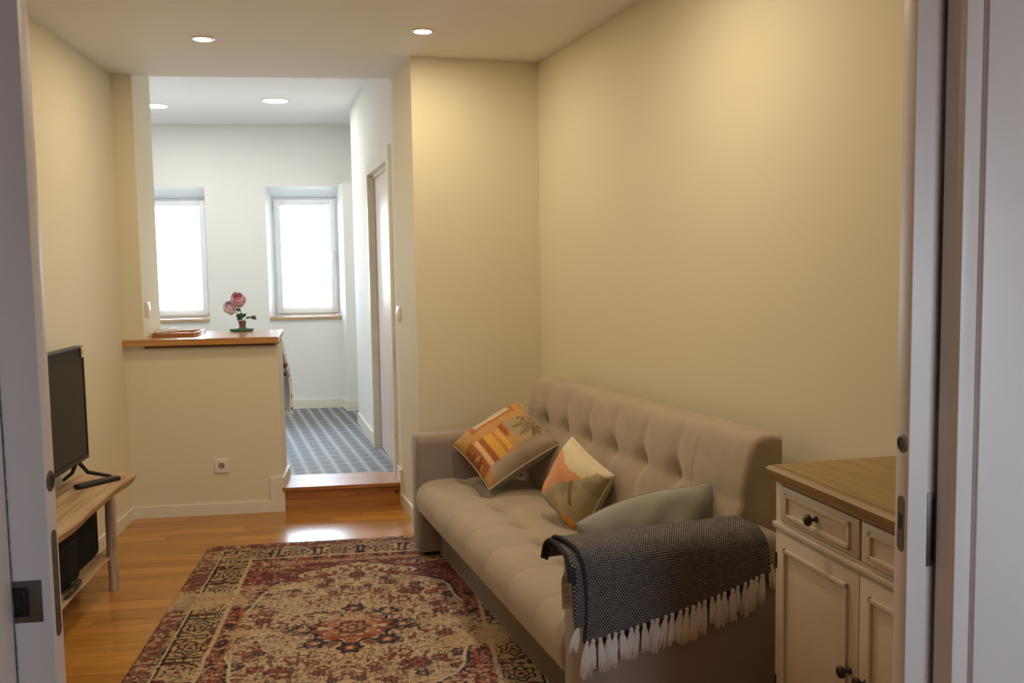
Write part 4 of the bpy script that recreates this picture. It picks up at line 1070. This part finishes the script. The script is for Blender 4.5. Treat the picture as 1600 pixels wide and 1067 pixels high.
def peony(p, R_s, mat, seed, nm, layers, par):
    q = random.Random(seed); b = B(); tilt_m = Matrix.Rotation(math.radians(52), 3, 'X')
    for layer, (n_, r_, el) in enumerate(layers):
        for k in range(n_):
            an = 2 * math.pi * k / n_ + layer * .45 + q.uniform(-.15, .15); rad = R_s * r_ * .66 * q.uniform(.84, 1.14)
            sd_ = Vector((-math.sin(an), math.cos(an), 0)); rows = []
            for i in range(6):
                t = i / 5; e_ = el - .55 + 1.0 * t; rr_ = rad * (1 + .16 * t * t)
                c_ = Vector((math.cos(an) * math.cos(e_), math.sin(an) * math.cos(e_), math.sin(e_))) * rr_; ww = rad * .50 * math.sin(math.pi * (t * .72 + .16)) ** .6
                row = []
                for s2 in (-1, -.5, 0, .5, 1):
                    v = c_ + sd_ * ww * s2; v = v * (rr_ / max(v.length, 1e-6)) * (1 + .05 * math.sin(s2 * 7 + k) * t + q.uniform(-.02, .02))
                    row.append(b.bm.verts.new(Vector(p) + tilt_m @ v))
                rows.append(row)
            for i in range(5):
                for j in range(4): b.bm.faces.new((rows[i][j], rows[i][j + 1], rows[i + 1][j + 1], rows[i + 1][j]))
    o = b.build(nm, mat, par, 3.2); o.modifiers.new('t', 'SOLIDIFY').thickness = .0007; return o
h1 = tag(peony((-.018, -.008, .182), .062, M['petal'], 2, 'flower_head', HEART, fl_), 'deep pink flower head')
peony((-.018, -.008, .182), .062, M['petalmid'], 3, 'outer_petals', OUTER, h1)
h2 = tag(peony((-.072, -.012, .132), .056, M['petalmid'], 5, 'flower_head', HEART, fl_), 'pale pink flower head')
peony((-.072, -.012, .132), .056, M['petalpale'], 6, 'outer_petals', OUTER, h2)

# printed cotton hanging behind the bar
def bar_cloth():
    n1_, n2_ = 240, 120; V = np.zeros((n1_, n2_, 3)); C = np.zeros((n1_, n2_, 3)); C[:] = lin(244, 240, 244)
    for i in range(n1_):
        s_ = i / (n1_ - 1)
        for j in range(n2_):
            t = j / (n2_ - 1); wv = .016 * math.sin(s_ * 34 + .6) * (.35 + .65 * t)
            bulge = .045 * math.sin(min(1, t * 1.15) * math.pi * .62) + .012 * t
            if s_ < .72: x = -1.32 + s_ / .72 * .60; y = 6.035 + wv
            else:
                q = (s_ - .72) / .28; x = -.72 + .040 * math.sin(min(1, q * 1.6) * math.pi / 2) + bulge * min(1, q * 2) + .006 * math.sin(q * 17) * t; y = 6.035 - .24 * q
            V[i, j] = (x, y, 1.0 - .47 * t - (.02 * math.sin(s_ * 9)) * t)
    S_, T_ = np.meshgrid(np.linspace(0, 1.0, n1_), np.linspace(0, .56, n2_), indexing='ij')
    q = np.random.default_rng(4)
    for k in range(260):
        cx, cy, r = q.uniform(0, 1), q.uniform(0, .56), q.uniform(.004, .008); C[np.hypot(S_ - cx, T_ - cy) < r] = [lin(70, 60, 84), lin(120, 96, 104), lin(90, 96, 70)][k % 3]
    for k in range(20):
        cx, cy, r = q.uniform(0, 1), q.uniform(0, .56), q.uniform(.012, .02); C[np.hypot(S_ - cx, T_ - cy) < r] = [lin(176, 30, 44), lin(60, 52, 76), lin(166, 140, 80)][k % 3]
    for cx, cy, c_ in ((.93, .40, lin(176, 24, 40)), (.91, .425, lin(50, 44, 66)), (.955, .43, lin(52, 46, 66)), (.94, .30, lin(160, 140, 90))): C[np.hypot((S_ - cx), T_ - cy) < .018] = c_
    idx = np.arange(n1_ * n2_).reshape(n1_, n2_); F = np.stack([idx[:-1, :-1], idx[1:, :-1], idx[1:, 1:], idx[:-1, 1:]], -1).reshape(-1, 4)
    o = raw('hanging_cloth', V.reshape(-1, 3), [tuple(int(z) for z in f) for f in F], M['clothprint'], None, True); dye(o, C.reshape(-1, 3))
    o.modifiers.new('t', 'SOLIDIFY').thickness = .0015
    return tag(o, 'white cloth with small red and dark flowers hanging below the bar counter', 'cloth')
bar_cloth()
